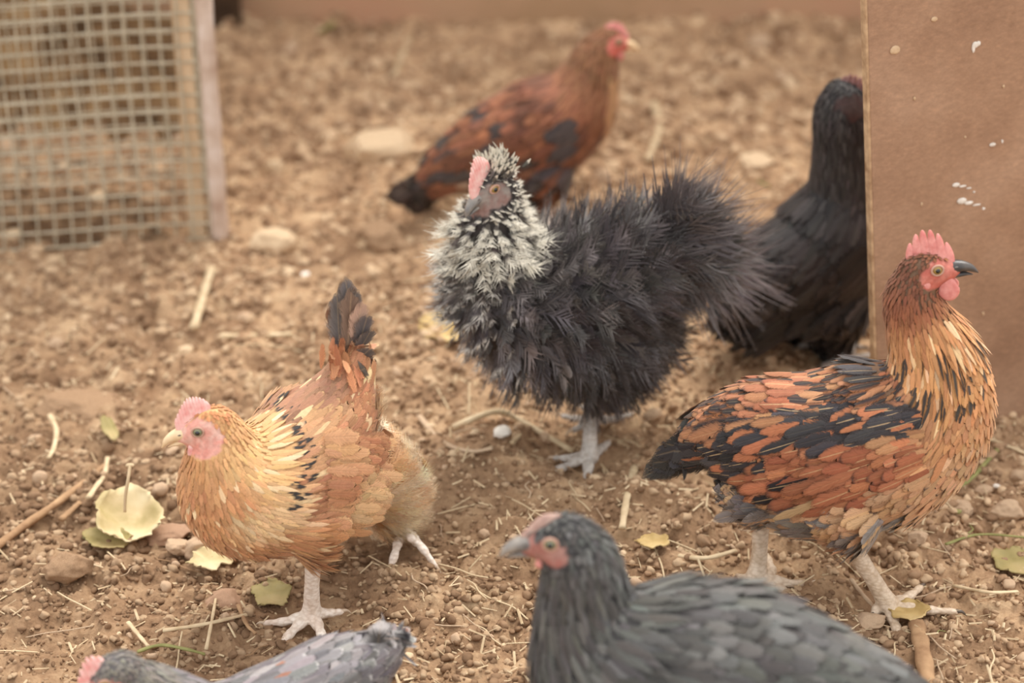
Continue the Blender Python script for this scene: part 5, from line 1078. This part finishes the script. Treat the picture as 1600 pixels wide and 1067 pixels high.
# ---- grey-black hen in the foreground
h = Hen('large grey-black hen nearest at the bottom, head in profile to the left', (1050, 1290), 168)
h.spine([(1440, 1150, 46, 42), (1350, 1108, 92, 84), (1245, 1085, 130, 118), (1130, 1062, 158, 140), (1025, 1060, 158, 140), (945, 1030, 118, 108), (918, 968, 84, 80), (912, 915, 70, 66), (905, 872, 60, 57), (896, 848, 48, 46)])
h.limb([(1060, 1200, 70, .03), (1055, 1250, 40, .03), (1052, 1275, 26, .03)]); h.limb([(1130, 1200, 70, -.03), (1128, 1240, 40, -.03), (1126, 1262, 26, -.03)])
h.head(884, 838, 186, -4, 1.38, comb=M_COMB_BUFF, face=lrgb(176, 132, 120), beak=M_BEAK_GREY, iris=M_IRIS_G, comb_h=.55, points=9, wattle=.45, comb_len=.15, wattle_mat=M_COMB_RED, face_r=.8, comb_shift=.3, tooth=.05)
h.make_body(lrgb(58, 56, 55), voxel=.004)
GB = lrgb(70, 67, 64); GB2 = lrgb(106, 105, 100)
plain_cover(h, lambda t, q: SP(t, q) * 1.25, 26000, colb(GB, GB2), lambda t: LL(t) * 1.25, lambda t: WW(t) * 1.3, M_BLACK)
h.wing([(990, 1000), (965, 1120), (1260, 1190), (1285, 1065)], 20, 17, lambda a, b: .044 + .024 * a, wcb(GB, GB2), M_BLACK, lambda a, b: .017 + 0 * a, out=.004, sag=.02)
r = h.rng; tl = [(1520 + 26 * a + r.randn() * 4, 1130 + 70 * a, (-1) ** k * .014 * r.rand()) for k, a in enumerate(np.linspace(0, 1, 11))]
h.tail((1400, 1130), tl, None, .028, jit(GB, r, 11, .2), GB2, np.tile([1.2, .2, .1], (11, 1)), M_BLACK, root_jit=.008)
for ox, of in ((1052, .03), (1126, -.03)):
    p0 = h.P(ox, 1262, of); b0 = np.array([p0[0], p0[1], .011]); h.leg(p0, b0, [[b0 + h.hd * .025 - [0, 0, .004], b0 + h.hd * .05 - [0, 0, .005]], [b0 + h.hd * .02 + h.lf * .015 - [0, 0, .004], b0 + h.hd * .038 + h.lf * .03 - [0, 0, .005]], [b0 + h.hd * .02 - h.lf * .015 - [0, 0, .004], b0 + h.hd * .038 - h.lf * .03 - [0, 0, .005]], [b0 - h.hd * .012 - [0, 0, .003], b0 - h.hd * .024 - [0, 0, .004]]], M_LEG_GREY, M_CLAW_D, .0085)

# ---- grey hen at the bottom left, only head and back in the frame
h = Hen('silvery grey hen at the bottom left with its head down and rump raised', (430, 1185), 196)
h.spine([(590, 1018, 30, 28), (560, 1040, 52, 48), (510, 1075, 78, 70), (440, 1118, 88, 80), (375, 1135, 80, 74), (315, 1125, 60, 56), (262, 1090, 46, 44), (222, 1068, 38, 36), (205, 1056, 30, 29)])
h.head(184, 1050, 196, -22, 1.2, comb=M_COMB_PINK, face=lrgb(205, 150, 138), beak=M_BEAK_GREY, iris=M_IRIS_Y, comb_h=1.25, points=6, wattle=.6, comb_len=.1, comb_shift=.45, face_r=.9)
h.make_body(lrgb(112, 106, 104))
G1 = lrgb(104, 99, 100); G2 = lrgb(158, 150, 148)
def col7(t, q, r):
    K = len(t); n1 = fnoise(q, 60, 6); c = mixv(G1, G2, r.rand(K) ** 2); rs_ = (r.rand(K) < .05) & (t > .6); c[rs_] = lrgb(170, 110, 84)
    cb = np.tile(lrgb(222, 216, 210), (K, 1)); tip = np.where((r.rand(K) < np.where(t > .85, .8, .12)), .86, 1.3); c[t < .12] = lrgb(120, 112, 100); return c, cb, np.stack([tip, np.where(t > .85, .5, .3) + 0 * t, np.full(K, .05)], 1)
plain_cover(h, SP, 22000, col7, LL, WW, M_BLACK)
r = h.rng; tl = [(598 + 28 * a + r.randn() * 3, 966 + 50 * a, (-1) ** k * .016 * r.rand()) for k, a in enumerate(np.linspace(0, 1, 14))]
h.tail((578, 1030), tl, None, .024, jit(lrgb(84, 82, 84), r, 14, .2), lrgb(226, 222, 220), np.tile([.72, .5, .1], (14, 1)), M_BLACK, root_jit=.008)
for ox, of in ((420, .028), (455, -.028)):
    p0 = h.P(ox, 1178, of); p0 = np.array([p0[0], p0[1], .04]); b0 = np.array([p0[0], p0[1], .011]); h.leg(p0, b0, [[b0 + h.hd * .025 - [0, 0, .004], b0 + h.hd * .05 - [0, 0, .005]], [b0 + h.hd * .02 + h.lf * .015 - [0, 0, .004], b0 + h.hd * .038 + h.lf * .03 - [0, 0, .005]], [b0 + h.hd * .02 - h.lf * .015 - [0, 0, .004], b0 + h.hd * .038 - h.lf * .03 - [0, 0, .005]], [b0 - h.hd * .012 - [0, 0, .003], b0 - h.hd * .024 - [0, 0, .004]]], M_LEG_GREY, M_CLAW_D, .0078)
